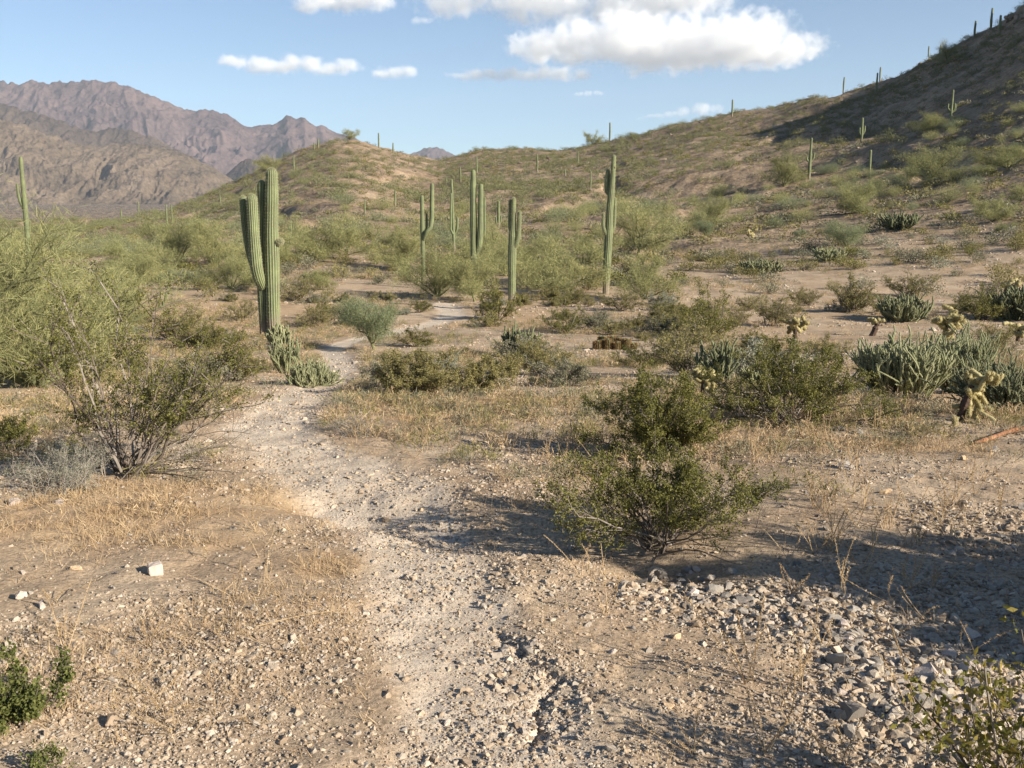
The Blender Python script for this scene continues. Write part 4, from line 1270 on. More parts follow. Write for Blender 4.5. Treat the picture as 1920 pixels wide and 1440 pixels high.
# ------------------------------------------------------------------ mid distance bushes by hand
CRE = [parts_of([('branches', a, 'bark', False), ('foliage', b, 'creosote_dry' if i % 2 else 'creosote', False)]) for i, (a, b) in
       enumerate(shrub(200 + i, 0.9 + 0.1 * (i % 3), 0.75, 22, 9, 3, 15, 0.026, 0.015, th=(0.15, 1.2), leaf_from=0.3, r0=0.010, spread=0.08, bare_low=0.2, sides=3) for i in range(6))]
BUR = [parts_of([('branches', a, 'dead', False), ('foliage', b, ['bursage', 'creosote_dry', 'bursage', 'sage'][i % 4], False)]) for i, (a, b) in
       enumerate(shrub(230 + i, 0.42, 0.50, 26, 7, 2, 18, 0.024, 0.013, th=(0.15, 1.4), leaf_from=0.25, r0=0.006, spread=0.10, sides=3) for i in range(6))]
PAL = [parts_of([('trunk', a, 'green_bark', False), ('crown', b, 'palo_blue' if i == 3 else 'palo', False)]) for i, (a, b) in
       enumerate(palo_verde(260 + i, 2.0 + 0.25 * (i % 3), 1.7 + 0.2 * (i % 2), 8, 9, 7, 34, 0.19, 0.0095, 0.05, 0.2, 0.12 if i % 2 else 0.05) for i in range(5))]
PALD = [parts_of([('trunk', a, 'green_bark', False), ('crown', b, 'palo', False)]) for i, (a, b) in
       enumerate(palo_verde(280 + i, 2.35, 2.0, 11, 11, 8, 18, 0.17, 0.0062, 0.055, 0.12, 0.04) for i in range(2))]

def plant(kind, px, py, hpx, label, k=None, wide=1.0, dist=None, rz=None):
    protos, name, H, cat = {'creosote': (CRE, 'creosote_bush', 1.0, 'bush'), 'bursage': (BUR, 'bursage_shrub', 0.42, 'shrub'), 'palo': (PAL, 'palo_verde_tree', 2.2, 'tree'), 'palod': (PALD, 'palo_verde_tree', 2.35, 'tree')}[kind]
    x, y, z = at(px, py)
    if dist:
        t, _k = slopes(px, py); x, y = t * dist, dist
        z = float(height(np.array([x]), np.array([y]))[0])
    sc = hpx * y / F / H
    parts = protos[rng.integers(0, len(protos)) if k is None else k]
    return put(name, parts, loc=(x, y, z), rz=rz, sc=(sc * wide, sc * wide, sc), label=label, cat=cat)

plant('palod', 60, 660, 320, 'big pale palo verde filling the left edge behind the tall creosote', 0, 1.0, 12.5)
plant('palod', -110, 690, 380, 'pale palo verde half outside the left edge', 1, 1.0, 11)
plant('palod', 160, 575, 170, 'feathery palo verde right of the big pale one', 1, 1.1, 22)
plant('palo', 275, 528, 95, 'dark trunked palo verde alone on bare soil left of the big saguaro', 2, 1.0)
plant('palo', 120, 540, 140, 'palo verde behind the big pale one at the left', 0, 1.2, 32)
plant('palo', 340, 500, 85, 'bushy palo verde between the lone dark trunked one and the saguaro', 1, 1.2)
plant('palo', 400, 500, 75, 'palo verde close left of the big saguaro', 4, 1.2)
plant('palo', 590, 490, 75, 'palo verde right behind the big saguaro', 0, 1.3)
plant('palo', 650, 487, 65, 'palo verde on the flat in front of the small hill', 1, 1.3)
plant('palo', 702, 620, 112, 'blue green palo verde bush growing beside the far bend of the path', 3, 1.05, 24)
plant('palo', 820, 545, 100, 'dense palo verde hiding the foot of the saguaro with the curled arm', 0, 1.0, 45)
plant('palo', 890, 552, 85, 'palo verde closing off the far end of the path', 1, 1.0, 43)
plant('palo', 755, 510, 75, 'palo verde left of the saguaro with the curled arm', 4, 1.2)
plant('palo', 1050, 540, 105, 'palo verde with spreading pale trunks right of the three stemmed saguaro', 2, 1.15, 46)
plant('palo', 1000, 520, 90, 'palo verde close behind the three stemmed saguaro', 0, 1.2, 52)
plant('palo', 1195, 480, 95, 'rounded palo verde just right of the tall bent saguaro', 1, 1.0)
plant('palo', 1210, 545, 75, 'loose palo verde at the foot of the tall bent saguaro', 4, 1.2, 43)
plant('palo', 930, 490, 70, 'palo verde behind the twin stemmed saguaro', 2, 1.3)
plant('palo', 1110, 495, 70, 'palo verde left behind the tall bent saguaro', 0, 1.3)
plant('palo', 1335, 430, 55, 'small round palo verde at the bottom of the hillside', 1, 1.2)
plant('palo', 1605, 400, 65, 'bright round palo verde in the middle of the hillside', 0, 1.2)
plant('palo', 1590, 470, 60, 'grey palo verde on the lower hillside', 3, 1.3)
plant('palo', 1470, 350, 50, 'wide palo verde below the candelabra saguaro', 4, 1.4)
plant('palo', 1740, 345, 62, 'largest palo verde on the upper hillside', 1, 1.4)
plant('palo', 1890, 315, 58, 'dark palo verde at the right edge of the hillside', 2, 1.4)
plant('palo', 1745, 250, 38, 'palo verde at the foot of the many armed saguaro', 0, 1.3)
plant('palo', 500, 320, 28, 'palo verde on the left shoulder of the small hill', 0, 1.2)
plant('palo', 655, 262, 18, 'palo verde crowning the top of the small hill', 1, 1.4)
plant('palo', 1112, 271, 26, 'round palo verde standing out on the middle skyline', 2, 1.0)
plant('palo', 1775, 120, 36, 'palo verde on the skyline near the dark outcrop', 1, 1.2)

plant('creosote', 930, 600, 82, 'dark creosote bush at the foot of the three stemmed saguaro', 0, 1.0)
plant('creosote', 1330, 632, 95, 'tall creosote bush standing in the middle of the stony flat', 2, 1.1)
plant('creosote', 1450, 612, 65, 'creosote bush right of the tall one on the stony flat', 1, 1.2)
plant('creosote', 1595, 585, 75, 'upright creosote bush below the hillside', 3, 1.0)
plant('creosote', 1840, 600, 70, 'dark creosote bush near the right edge by the green cholla', 4, 1.2)
plant('creosote', 1165, 582, 42, 'low creosote bush in front of the tall bent saguaro', 5, 1.6)
plant('creosote', 1250, 612, 45, 'thin creosote bush left of the tall one on the stony flat', 1, 1.2)
plant('creosote', 440, 715, 75, 'brown thinning creosote bush left of the grey cholla', 3, 1.3)
plant('creosote', 565, 565, 50, 'olive creosote bush right behind the big saguaro', 1, 1.3)
plant('creosote', 600, 612, 45, 'low olive creosote between saguaro and blue green palo verde', 5, 1.4)
plant('creosote', 780, 650, 45, 'small creosote bush on the bank of the far path', 0, 1.3)
plant('creosote', 1060, 625, 60, 'creosote bush behind the hedgehog cactus clump', 2, 1.2)
plant('creosote', 1260, 665, 60, 'creosote bush between hedgehog cactus clump and cream cholla', 4, 1.3)
plant('creosote', 1420, 660, 50, 'green creosote bush left of the yellow cholla', 0, 1.4)
plant('creosote', 1550, 680, 55, 'creosote bush just right of the yellow cholla', 3, 1.4)
plant('creosote', 120, 700, 120, 'shadowed creosote under the big pale palo verde', 2, 1.2)
plant('creosote', 1870, 660, 60, 'creosote bush behind the big teddy cholla at the right edge', 1, 1.4)
plant('creosote', 1700, 555, 48, 'creosote bush left of the dark green cholla', 5, 1.3)
plant('creosote', 1200, 690, 55, 'creosote bush right of the hedgehog cactus clump', 0, 1.4)
plant('creosote', 1345, 700, 60, 'creosote bush wrapped round the cream cholla', 2, 1.3)
plant('creosote', 330, 640, 80, 'creosote bush beyond the tall open one near the big saguaro', 1, 1.2)
plant('creosote', 215, 630, 90, 'creosote bush between the pale palo verde and the tall open creosote', 4, 1.2)
# ------------------------------------------------------------------ saguaros
SAG = []
SAG.append(saguaro((509, 634), [
    ('trunk', [(513, 640), (514, 600), (515, 520), (516, 440), (519, 380), (521, 327)], [18, 24, 27, 27, 25, 20], 0.0),
    ('trunk_stem', [(494, 640), (495, 590), (495, 540), (497, 480), (499, 410), (500, 348)], [17, 21, 21, 21, 20, 17], 0.12),
    ('arm', [(497, 540), (493, 526), (490, 505), (488.5, 450), (487.5, 374)], [17, 22, 23, 22, 19], [0.0, -0.14, -0.24, -0.28, -0.28]),
    ('arm', [(490, 520), (481, 498), (475, 470), (470, 435), (466.5, 376)], [14, 17, 17, 16, 13], [0.05, 0.02, 0.0, 0.0, 0.0]),
    ('bud', [(526, 457), (531, 457), (538, 456)], [8, 12, 11], -0.1)],
    'big near saguaro with two thick arms pressed against its left side', None, 16, 5, fuzz=True))
SAG.append(saguaro((960, 580), [
    ('trunk', [(960, 590), (960, 560), (960, 500), (961, 445), (962, 430), (963, 378)], [10, 14, 15.5, 15, 10.5, 8], 0.0),
    ('arm', [(959, 445), (957, 430), (956.5, 415), (957, 381)], [7, 8, 7, 6], [0.0, 0.05, 0.08, 0.08]),
    ('arm', [(962, 470), (968, 460), (972, 445), (974, 402)], [7, 8.5, 8.5, 7], [-0.05, -0.08, -0.08, -0.08])],
    'three stemmed saguaro standing right of the far path patch', None, 13, 4, fuzz=True))
SAG.append(saguaro((1137, 551), [
    ('trunk', [(1136, 560), (1136.5, 520), (1139, 460), (1141, 400), (1143, 370), (1145.5, 340), (1147, 302)], [12.5, 13.5, 15, 14, 12, 9.5, 7.5], 0.0),
    ('arm', [(1141, 372), (1137, 366), (1135.5, 350), (1137, 327)], [8, 11, 10, 8], [0.05, 0.12, 0.14, 0.14]),
    ('arm', [(1136, 445), (1131, 436), (1128.5, 425), (1129, 404)], [6, 7, 6, 5], [-0.05, -0.1, -0.1, -0.1]),
    ('arm', [(1145, 440), (1149, 430), (1150, 415), (1150.5, 377)], [5, 6, 6, 5], [0.0, 0.05, 0.06, 0.06])],
    'tallest straight saguaro with a slight bend, bleached foot and dark lump near its top', None, 13, 4, fuzz=True))
saguaro((892, 490), [
    ('trunk', [(889, 500), (888.5, 440), (888, 380), (888.5, 327)], [12, 13, 11.5, 9], 0.0),
    ('arm', [(893, 478), (899, 462), (901.5, 430), (902.5, 352)], [9, 11, 11, 9], [0.0, -0.1, -0.12, -0.12])],
    'twin stemmed dark saguaro rising behind the far end of the path', 60.0, 12, 4)
saguaro((909, 430), [('trunk', [(909, 440), (909, 374)], [4.5, 4], 0.0)], 'thin saguaro half hidden right behind the twin stemmed one', 72.0, 10, 3)
saguaro((795, 515), [
    ('trunk', [(794, 525), (794, 480), (793.5, 430), (793.5, 373)], [7, 8, 8, 7], 0.0),
    ('arm', [(796, 452), (802, 437), (809, 431), (811, 415), (812.5, 351)], [6, 7, 8, 8.5, 7], [-0.05, -0.2, -0.1, 0.0, 0.0]),
    ('arm', [(797, 446), (801, 430), (801, 405)], [4, 4.5, 4], 0.2)],
    'saguaro with one long arm curling up higher than its trunk', 50.0, 12, 4)
saguaro((852, 455), [
    ('trunk', [(852, 462), (850, 420), (849, 380), (848, 342)], [5, 6, 5, 4], 0.0),
    ('arm', [(850, 440), (846, 432), (846.5, 410), (847, 367)], [4, 4.5, 4, 3.5], -0.3),
    ('arm', [(853, 440), (857, 432), (858, 422), (858, 409)], [4, 5, 4.5, 4], 0.1)],
    'slim saguaro with stubby low arms between the curled and the twin stemmed saguaros', 80.0, 10, 3)
saguaro((935, 432), [
    ('trunk', [(935, 440), (935, 400), (935, 379)], [5, 5.5, 4.5], 0.0),
    ('arm', [(934, 424), (930.5, 418), (930.5, 408)], [3.5, 4, 3.5], 0.0),
    ('arm', [(936, 422), (939, 416), (939.5, 406)], [3, 3, 2.5], 0.0)],
    'small saguaro with two short arms right of the twin stemmed one', 100.0, 10, 3)
saguaro((57, 440), [
    ('trunk', [(58, 450), (57.5, 400), (56.5, 345), (56, 304)], [9, 9, 8, 6.5], 0.0),
    ('arm', [(55, 398), (50, 385), (47, 370), (46, 351)], [5, 6, 6, 5], 0.0)],
    'pale saguaro with one short arm rising from the palo verdes at the left edge', 62.0, 12, 4)
saguaro((1518, 337), [
    ('trunk', [(1517, 345), (1517, 320), (1517.5, 290), (1518.5, 263)], [5, 6, 5, 3.8], 0.0),
    ('arm', [(1516, 306), (1511.5, 302), (1511, 296)], [3.2, 3.5, 3], 0.0),
    ('arm', [(1519, 305), (1524, 299), (1525, 289)], [3, 3.2, 2.6], 0.1)],
    'straight saguaro with two tiny arms in the middle of the hillside', None, 10, 3)
saguaro((1615, 268), [
    ('trunk', [(1615, 274), (1615, 245), (1615, 224)], [4, 5, 4], 0.0),
    ('arm', [(1614, 256), (1611, 250), (1611, 241)], [3, 3.3, 3], 0.0), ('arm', [(1616, 254), (1619.5, 248), (1620, 238)], [3, 3.5, 3], 0.0)],
    'saguaro with two upturned arms high on the hillside', None, 10, 3)
saguaro((1782, 230), [
    ('trunk', [(1782, 236), (1782.5, 205), (1783.5, 173)], [3.8, 4.5, 3.2], 0.0),
    ('arm', [(1781, 210), (1776, 205), (1776, 197)], [2.6, 3, 2.5], 0.0), ('arm', [(1783, 212), (1788, 206), (1788, 196)], [2.6, 3, 2.5], 0.0),
    ('arm', [(1783, 213), (1791, 208), (1792, 197)], [2.4, 2.8, 2.4], 0.2)],
    'many armed candelabra saguaro at the edge of the dark hill shadow', None, 10, 3)
saguaro((1630, 330), [('trunk', [(1630, 336), (1630, 284)], [4.6, 4.6], 0.0)], 'short dark armless saguaro on the hillside below the one with upturned arms', None, 10, 3)
saguaro((547, 467), [('trunk', [(547, 474), (547, 440), (546.5, 414)], [3.6, 3.8, 3], 0.0), ('arm', [(547, 436), (550.5, 432), (551, 423)], [2.6, 3, 2.5], 0.0), ('arm', [(546, 434), (543, 430), (543, 424)], [2.2, 2.5, 2], 0.0)],
        'small dark saguaro just right of the big near saguaro', None, 8, 3)

LONE = [  # column, foot row, top row, width, label
    (228, 413, 393, 3, 'dark little saguaro on the low ridge left of the other small ones'),
    (260, 394, 379, 2.6, 'tiny pale saguaro at the left foot of the small hill'),
    (314, 431, 385, 3.2, 'left one of a pale saguaro pair below the small hill'),
    (323, 426, 385, 2.6, 'right one of a pale saguaro pair below the small hill'),
    (432, 440, 420, 3, 'small saguaro stub left of the big near saguaro'),
    (413, 384, 367, 2.4, 'tiny saguaro on the left slope of the small hill'),
    (552, 321, 293, 3, 'pale saguaro on the left shoulder of the small hill'),
    (597, 278, 261, 3, 'dark saguaro on the skyline left of the small hilltop'),
    (589, 282, 268, 2, 'shorter dark saguaro beside another left of the small hilltop'),
    (710, 278, 251, 3, 'dark saguaro spike on the skyline right of the small hilltop'),
    (737, 287, 269, 2.6, 'smaller dark saguaro spike down the skyline from the small hilltop'),
    (741, 388, 358, 3.4, 'saguaro in brush at the right foot of the small hill'),
    (684, 409, 377, 3, 'pale thin saguaro on the front of the small hill'),
    (587, 470, 447, 3, 'faint saguaro stub in the brush right of the big near saguaro'),
    (894, 326, 295, 3.2, 'thin saguaro up the slope above the twin stemmed one'),
    (863, 344, 314, 3, 'thin saguaro up the slope above the slim one with stubby arms'),
    (837, 349, 331, 2.4, 'faint saguaro in the saddle between the two hills'),
    (1007, 323, 291, 3, 'thin saguaro left of the rocky outcrop on the middle ridge'),
    (1083, 309, 286, 2.6, 'dark saguaro just right of the rocky outcrop on the middle ridge'),
    (1060, 331, 318, 2.6, 'short saguaro below the rocky outcrop on the middle ridge'),
    (1107, 357, 322, 3, 'thin saguaro left of the tall bent saguaro on the slope'),
    (1143, 264, 232, 3.2, 'dark saguaro spike on the skyline above the tall bent saguaro'),
    (1372, 219, 189, 3.4, 'lone dark saguaro spike halfway up the right skyline'),
    (1581, 170, 147, 3, 'short saguaro spike on the skyline where the ridge steepens'),
    (1650, 150, 128, 3, 'dark saguaro of the close pair on the upper skyline'),
    (1643, 179, 140, 3.4, 'sunlit saguaro of the close pair on the upper skyline'),
    (1740, 102, 89, 2.6, 'tiny saguaro on the skyline beside the pale rocks'),
    (1762, 100, 86, 2.6, 'tiny saguaro on the skyline right above the pale rocks'),
    (1827, 72, 42, 4, 'first dark saguaro of three on the steep top of the ridge'),
    (1858, 58, 19, 4.2, 'tallest dark saguaro of three on the steep top of the ridge'),
    (1873, 64, 32, 5, 'thick dark saguaro of three on the steep top of the ridge')]
for px, fy, ty, w, lb in LONE:
    saguaro((px, fy), [('stem', [(px, fy + 5), (px + rng.normal(0, 0.4), (fy + ty) / 2), (px + rng.normal(0, 0.5), ty)], [w * 0.95, w * 1.05, w * 0.8], 0.0)], lb, None, 9, 3)

def painted_bird_hole(root, px, py, wpx):
    """raised lens whose dark colour stands in for the shade inside a nest hole"""
    k = root.location.y / F
    bx, by = project(*root.location)
    g = Geo(); v = ICO2[0] * np.array([1, 0.25, 1.25]) * wpx * 0.5 * k
    g.add(v, ICO2[1])
    o = link('painted_bird_hole', g.mesh('painted_bird_hole', M['cholla_trunk'], True), root)
    o.location = ((px - bx) * k, -0.47 * 8.0 * k, (by - py) * k)
painted_bird_hole(SAG[1], 964, 401, 3.4)
painted_bird_hole(SAG[2], 1148, 320, 3.2)

# ------------------------------------------------------------------ chollas and other small cacti
def cholla(px, py, hpx, label, geo, skin='cholla', spine='spine', H=1.0, name='cholla_cactus', rz=None, wide=1.0):
    x, y, z = at(px, py)
    sc = hpx * y / F / H
    return put(name, parts_of([('stem', geo[0], skin, True), ('stem>spines', geo[1], spine, False)]), loc=(x, y, z), sc=(sc * wide, sc * wide, sc), label=label, cat='cactus', rz=rz)
cholla(1690, 742, 108, 'pale green thicket of upright pencil cholla stems, largest in view', pencil_cholla(301, 1.0, 0.85, 190, 4, 0.0135, 0.6, 26), wide=1.15, rz=0)
cholla(1800, 738, 118, 'tall wispy end of the pale cholla thicket fanning to the right', pencil_cholla(302, 1.0, 0.62, 80, 5, 0.0115, 0.85, 22), wide=0.9, rz=0)
cholla(1880, 770, 98, 'dark fanned cholla behind the big teddy cholla at the right edge', pencil_cholla(303, 1.0, 0.7, 85, 5, 0.014, 1.1, 26), 'cholla_dark', wide=1.15, rz=0.4)
cholla(538, 700, 72, 'pale grey cholla with a thin dark stem beside the path', pencil_cholla(304, 1.0, 0.45, 20, 5, 0.018, 0.9, 26), wide=0.85)
cholla(584, 724, 54, 'drooping grey green cholla mound on the path side', pencil_cholla(305, 1.0, 0.9, 90, 5, 0.017, 1.5, 24), wide=0.9)
cholla(525, 655, 48, 'small green cholla at the foot of the big saguaro', pencil_cholla(306, 1.0, 0.5, 22, 4, 0.03, 0.9, 24))
cholla(975, 672, 62, 'dark pencil cholla growing inside the thin olive creosote', pencil_cholla(307, 1.0, 0.6, 34, 3, 0.028, 0.7, 24), 'cholla_dark')
cholla(1345, 725, 85, 'brownish cholla stems poking through the broad creosote bush', pencil_cholla(308, 1.0, 0.4, 20, 3, 0.024, 0.6, 30), 'cholla_dark', 'spine')
cholla(1428, 728, 50, 'pale spiny cholla tips right of the brownish stems', pencil_cholla(309, 1.0, 0.6, 24, 4, 0.034, 0.9, 60))
cholla(1690, 602, 52, 'dark green cholla clump on the flat below the hillside', pencil_cholla(310, 1.0, 0.95, 80, 5, 0.024, 1.2, 24), 'cholla_dark', wide=1.1)
cholla(1905, 600, 62, 'dark green cholla clump cut off by the right edge', pencil_cholla(311, 1.0, 0.9, 80, 5, 0.024, 1.2, 24), 'cholla_dark', wide=1.1)
cholla(1425, 512, 26, 'low dark cholla mound on the lower hillside', pencil_cholla(312, 1.0, 1.4, 90, 4, 0.04, 1.4, 10), 'cholla_dark', wide=1.4)
cholla(1555, 490, 26, 'pale cholla clump on the lower hillside above the creosotes', pencil_cholla(313, 1.0, 0.9, 60, 4, 0.03, 1.1, 14), wide=1.3)
cholla(1690, 430, 34, 'small dark cholla at the right of the lower hillside', pencil_cholla(314, 1.0, 0.9, 50, 4, 0.03, 1.1, 14), 'cholla_dark', wide=1.3)
def teddy(px, py, hpx, label, geo, rz=0.0):
    x, y, z = at(px, py)
    sc = hpx * y / F
    return put('teddy_cholla', parts_of([('trunk', geo[0], 'cholla_trunk', False), ('crown', geo[1], 'teddy', True), ('crown>spines', geo[2], 'gold_spine', False)]), loc=(x, y, z), sc=sc, label=label, cat='cactus', rz=rz)
teddy(1798, 790, 100, 'big teddy cholla with leaning brown trunk and golden head at the right', teddy_cholla(401, 1.0, 0.42, 60, 0.075, 0.24, 0.044, (0.22, 0)))
teddy(1765, 672, 98, 'teddy cholla on a dark stalk behind the pale thicket', teddy_cholla(402, 1.0, 0.32, 36, 0.05, 0.2, 0.042, (0.05, 0)))
teddy(1490, 640, 48, 'small yellow teddy cholla alone on the stony flat', teddy_cholla(403, 1.0, 0.5, 52, 0.09, 0.30, 0.075, (0.0, 0)))
teddy(1635, 630, 38, 'dark stalked teddy cholla with a tiny yellow tip', teddy_cholla(404, 1.0, 0.45, 8, 0.13, 0.3, 0.10, (0.25, 0)))
teddy(1883, 560, 36, 'teddy cholla at the right edge behind the dark cholla clump', teddy_cholla(405, 1.0, 0.5, 18, 0.09, 0.34, 0.11, (0.1, 0)))
teddy(1318, 742, 52, 'cream headed teddy cholla behind the wide front creosote', teddy_cholla(406, 1.0, 0.7, 70, 0.11, 0.32, 0.08, (0.0, 0)))
teddy(1908, 640, 34, 'small yellow teddy cholla at the right edge', teddy_cholla(407, 1.0, 0.6, 26, 0.10, 0.34, 0.12, (0.0, 0)))
teddy(1410, 450, 20, 'tiny yellow teddy cholla at the bottom of the hillside', teddy_cholla(408, 1.0, 0.6, 26, 0.10, 0.34, 0.12, (0.0, 0)))
def joint(px, py, hpx, label):
    r = np.random.default_rng(int(px)); g, gs = Geo(), Geo()
    stem_cactus(g, gs, r, np.array([0, 0, -0.05]), unit(np.array([r.normal(0, 0.2), 0, 1.0])), 1.0, 0.24, 0, 420, 0.13, 0.03, 9, 0.1)
    for k in range(3):
        stem_cactus(g, gs, r, np.array([0, 0, 0.5]), unit(np.array([r.normal(), r.normal(), 0.7])), 0.5, 0.2, 0, 260, 0.13, 0.03, 8, 0.1)
    x, y, z = at(px, py)
    put('cholla_seedling', parts_of([('joint', g, 'teddy', True), ('joint>spines', gs, 'spine', False)]), loc=(x, y, z), sc=hpx * y / F, label=label, cat='cactus')
joint(1788, 800, 20, 'pale cholla seedling touching the trunk of the big teddy cholla')
joint(1803, 786, 24, 'pale cholla seedling first to the right of the big teddy cholla trunk')
joint(1824, 784, 26, 'pale cholla seedling between two others under the dark fanned cholla')
joint(1848, 786, 26, 'pale cholla seedling furthest right under the dark fanned cholla')
# hedgehog cactus clump
def hedgehog():
    r = np.random.default_rng(77)
    x, y, z = at(1150, 655)
    k = y / F
    root = tag(empty('hedgehog_cactus', (x, y, z)), 'clump of brown spiny hedgehog cactus stems on the stony flat', 'cactus')
    for i in range(17):
        g, gs = Geo(), Geo()
        ox = (-34 + i * 4.3 + r.normal(0, 2)) * k; oy = r.normal(0, 7) * k
        h = r.uniform(15, 28) * k * (1 - 0.25 * abs(i - 6) / 10); R = 5.0 * k
        rib_column(g, [(0, 0, -0.05), (r.normal(0, .01), 0, h * 0.5), (r.normal(0, .03), 0, h)], [R * 0.9, R, R * 0.9], 10, 3, depth=0.2)
        n = 1300
        a = r.integers(0, 10, n) / 10 * 6.283; zz = r.uniform(0, h, n)
        out = np.stack([np.cos(a), np.sin(a), r.normal(0.1, 0.4, n)], 1)
        spikes(gs, np.stack([np.cos(a) * R * 0.93, np.sin(a) * R * 0.93, zz], 1), out + r.normal(0, 0.45, (n, 3)), r.uniform(0.03, 0.06, n), 0.008, r)
        s = link('stem', g.mesh('stem', M['cholla_dark'], True, 'rib'), root); s.location = (ox, oy, 0)
        link('spines', gs.mesh('spines', M['brown_spine']), s)
hedgehog()

# ------------------------------------------------------------------ broken branch, fallen twigs
def stick(pts_px, wid, mat, name, label, lift=0.02):
    P = [at(a, b) for a, b in pts_px]
    o0 = np.array(P[0])
    pts = np.array(P) - o0; pts[:, 2] += lift
    n = 14; s = np.linspace(0, 1, n); q = np.linspace(0, 1, len(pts))
    p = np.stack([np.interp(s, q, pts[:, i]) for i in range(3)], 1)
    for _ in range(3): p[1:-1] = 0.25 * p[:-2] + 0.5 * p[1:-1] + 0.25 * p[2:]
    g = Geo(); r = np.random.default_rng(3)
    tube(g, p, wid * (1 + 0.1 * r.normal(size=n)) * np.r_[0.45, 0.8, np.ones(n - 2)], 9)
    o = link(name, g.mesh(name, M[mat], True)); o.location = o0
    return tag(o, label, 'branch')
stick([(1826, 838), (1850, 832), (1880, 819), (1905, 812), (1960, 806)], 0.019, 'orange_wood', 'broken_branch', 'peeled orange branch lying on the gravel at the right edge', 0.03)
stick([(640, 1150), (560, 1160), (480, 1180)], 0.0025, 'straw', 'fallen_stalk', 'long fallen straw lying flat on the gravel left of the path', 0.012)

# ------------------------------------------------------------------ boulders on the hills
BO = [g.mesh('boulder', M['boulder']) for g in [Geo() for _ in range(6)] if (g.add(*stone_proto(rng, 40)) is None)]
def boulder(px, py, wpx, label, group, tall=0.8):
    x, y, z = at(px, py); r = 0.5 * wpx * y / F
    o = put('boulder', [('boulder', BO[rng.integers(0, 6)])], loc=(x, y, z + 0.1 * r), sc=(r, r, r * tall), label=label, cat='boulder', group=group)
    o.rotation_euler = (rng.normal(0, .3), rng.normal(0, .3), rng.uniform(0, 6.28))
for i in range(30):
    boulder(1040 + rng.normal(0, 40), 306 + rng.normal(0, 8), rng.uniform(5, 14), 'dark boulder in the rocky outcrop on the middle ridge', 'boulders of the middle ridge outcrop')
for i in range(22):
    boulder(1780 + rng.normal(0, 30), 112 + rng.normal(0, 8), rng.uniform(6, 16), 'boulder in the sunlit outcrop high on the steep ridge', 'boulders of the steep ridge outcrop')
for i in range(14):
    boulder(1905 + rng.normal(0, 16), 40 + rng.normal(0, 10), rng.uniform(7, 15), 'dark block of the crag at the very top of the ridge', 'blocks of the dark crag', 1.1)
for i in range(26):
    boulder(1340 + rng.normal(0, 90), 255 + rng.normal(0, 14), rng.uniform(4, 10), 'dark boulder in the rocky band on the middle hillside', 'boulders of the rocky band')
for i in range(40):
    boulder(rng.uniform(560, 800), rng.uniform(290, 370), rng.uniform(3, 8), 'small boulder among the stones of the small hill', 'boulders on the small hill')
for cx, cy, n, w in [(1500, 250, 9, 7), (1680, 300, 8, 8), (1850, 260, 10, 9), (1240, 285, 9, 5), (1420, 300, 8, 6), (620, 300, 9, 5), (700, 320, 9, 5), (1760, 420, 8, 10), (930, 292, 8, 5), (1580, 210, 8, 6)]:
    for i in range(n):
        boulder(cx + rng.normal(0, 26), cy + rng.normal(0, 6), w * rng.uniform(0.6, 1.5), 'dark stone of a small outcrop breaking the desert slope', 'stones of small outcrops on the slopes')
for i in range(40):
    boulder(rng.uniform(1450, 1915), rng.uniform(240, 440), rng.uniform(4, 11), 'boulder scattered on the open right hillside', 'boulders on the right hillside')

# ------------------------------------------------------------------ scrub scattered over the flat and the hills
FARP = [far_tuft(500 + i, 1.9 + 0.25 * (i % 3), 1.85 + 0.25 * (i % 2), 3600, 0.17, 0.026, 8, 22) for i in range(6)]
FARS = [far_tuft(520 + i, 0.55 + 0.1 * (i % 2), 0.62, 620, 0.075, 0.032, 8, 16) for i in range(8)]
TINYP = [far_tuft(540 + i, 1.9, 1.9, 420, 0.28, 0.065, 5, 16) for i in range(5)]
TINYS = [far_tuft(550 + i, 0.55, 0.62, 80, 0.14, 0.065, 3, 8) for i in range(6)]
PM_ = [g.mesh('palo_verde_tree', [M['green_bark'], M['palo'] if i % 3 else M['palo_blue']]) for i, g in enumerate(FARP)]
SM_ = [g.mesh('desert_shrub', [M['bark'], M[['bursage', 'creosote_dry', 'bursage', 'creosote_dry', 'sage', 'creosote_dry', 'creosote', 'bursage'][i]]]) for i, g in enumerate(FARS)]

def candidates(n, y0, y1, t0, t1, seed):
    r = np.random.default_rng(seed)
    y = np.sqrt(r.uniform(y0 ** 2, y1 ** 2, n)); t = r.uniform(t0, t1, n)
    x = t * y
    return x, y, height(x, y), r

def in_view(x, y, z, margin=30):
    """drop what lies behind the crest or outside the frame"""
    px, py = project(x, y, z)
    t = x / np.maximum(y, 8)
    yr = np.interp(t, _T, _YR)
    return (px > -margin) & (px < 1920 + margin) & (py > -margin) & (py < 1460) & (y < yr + 4), px, py

scrub = Geo(); scrub_p = Geo()
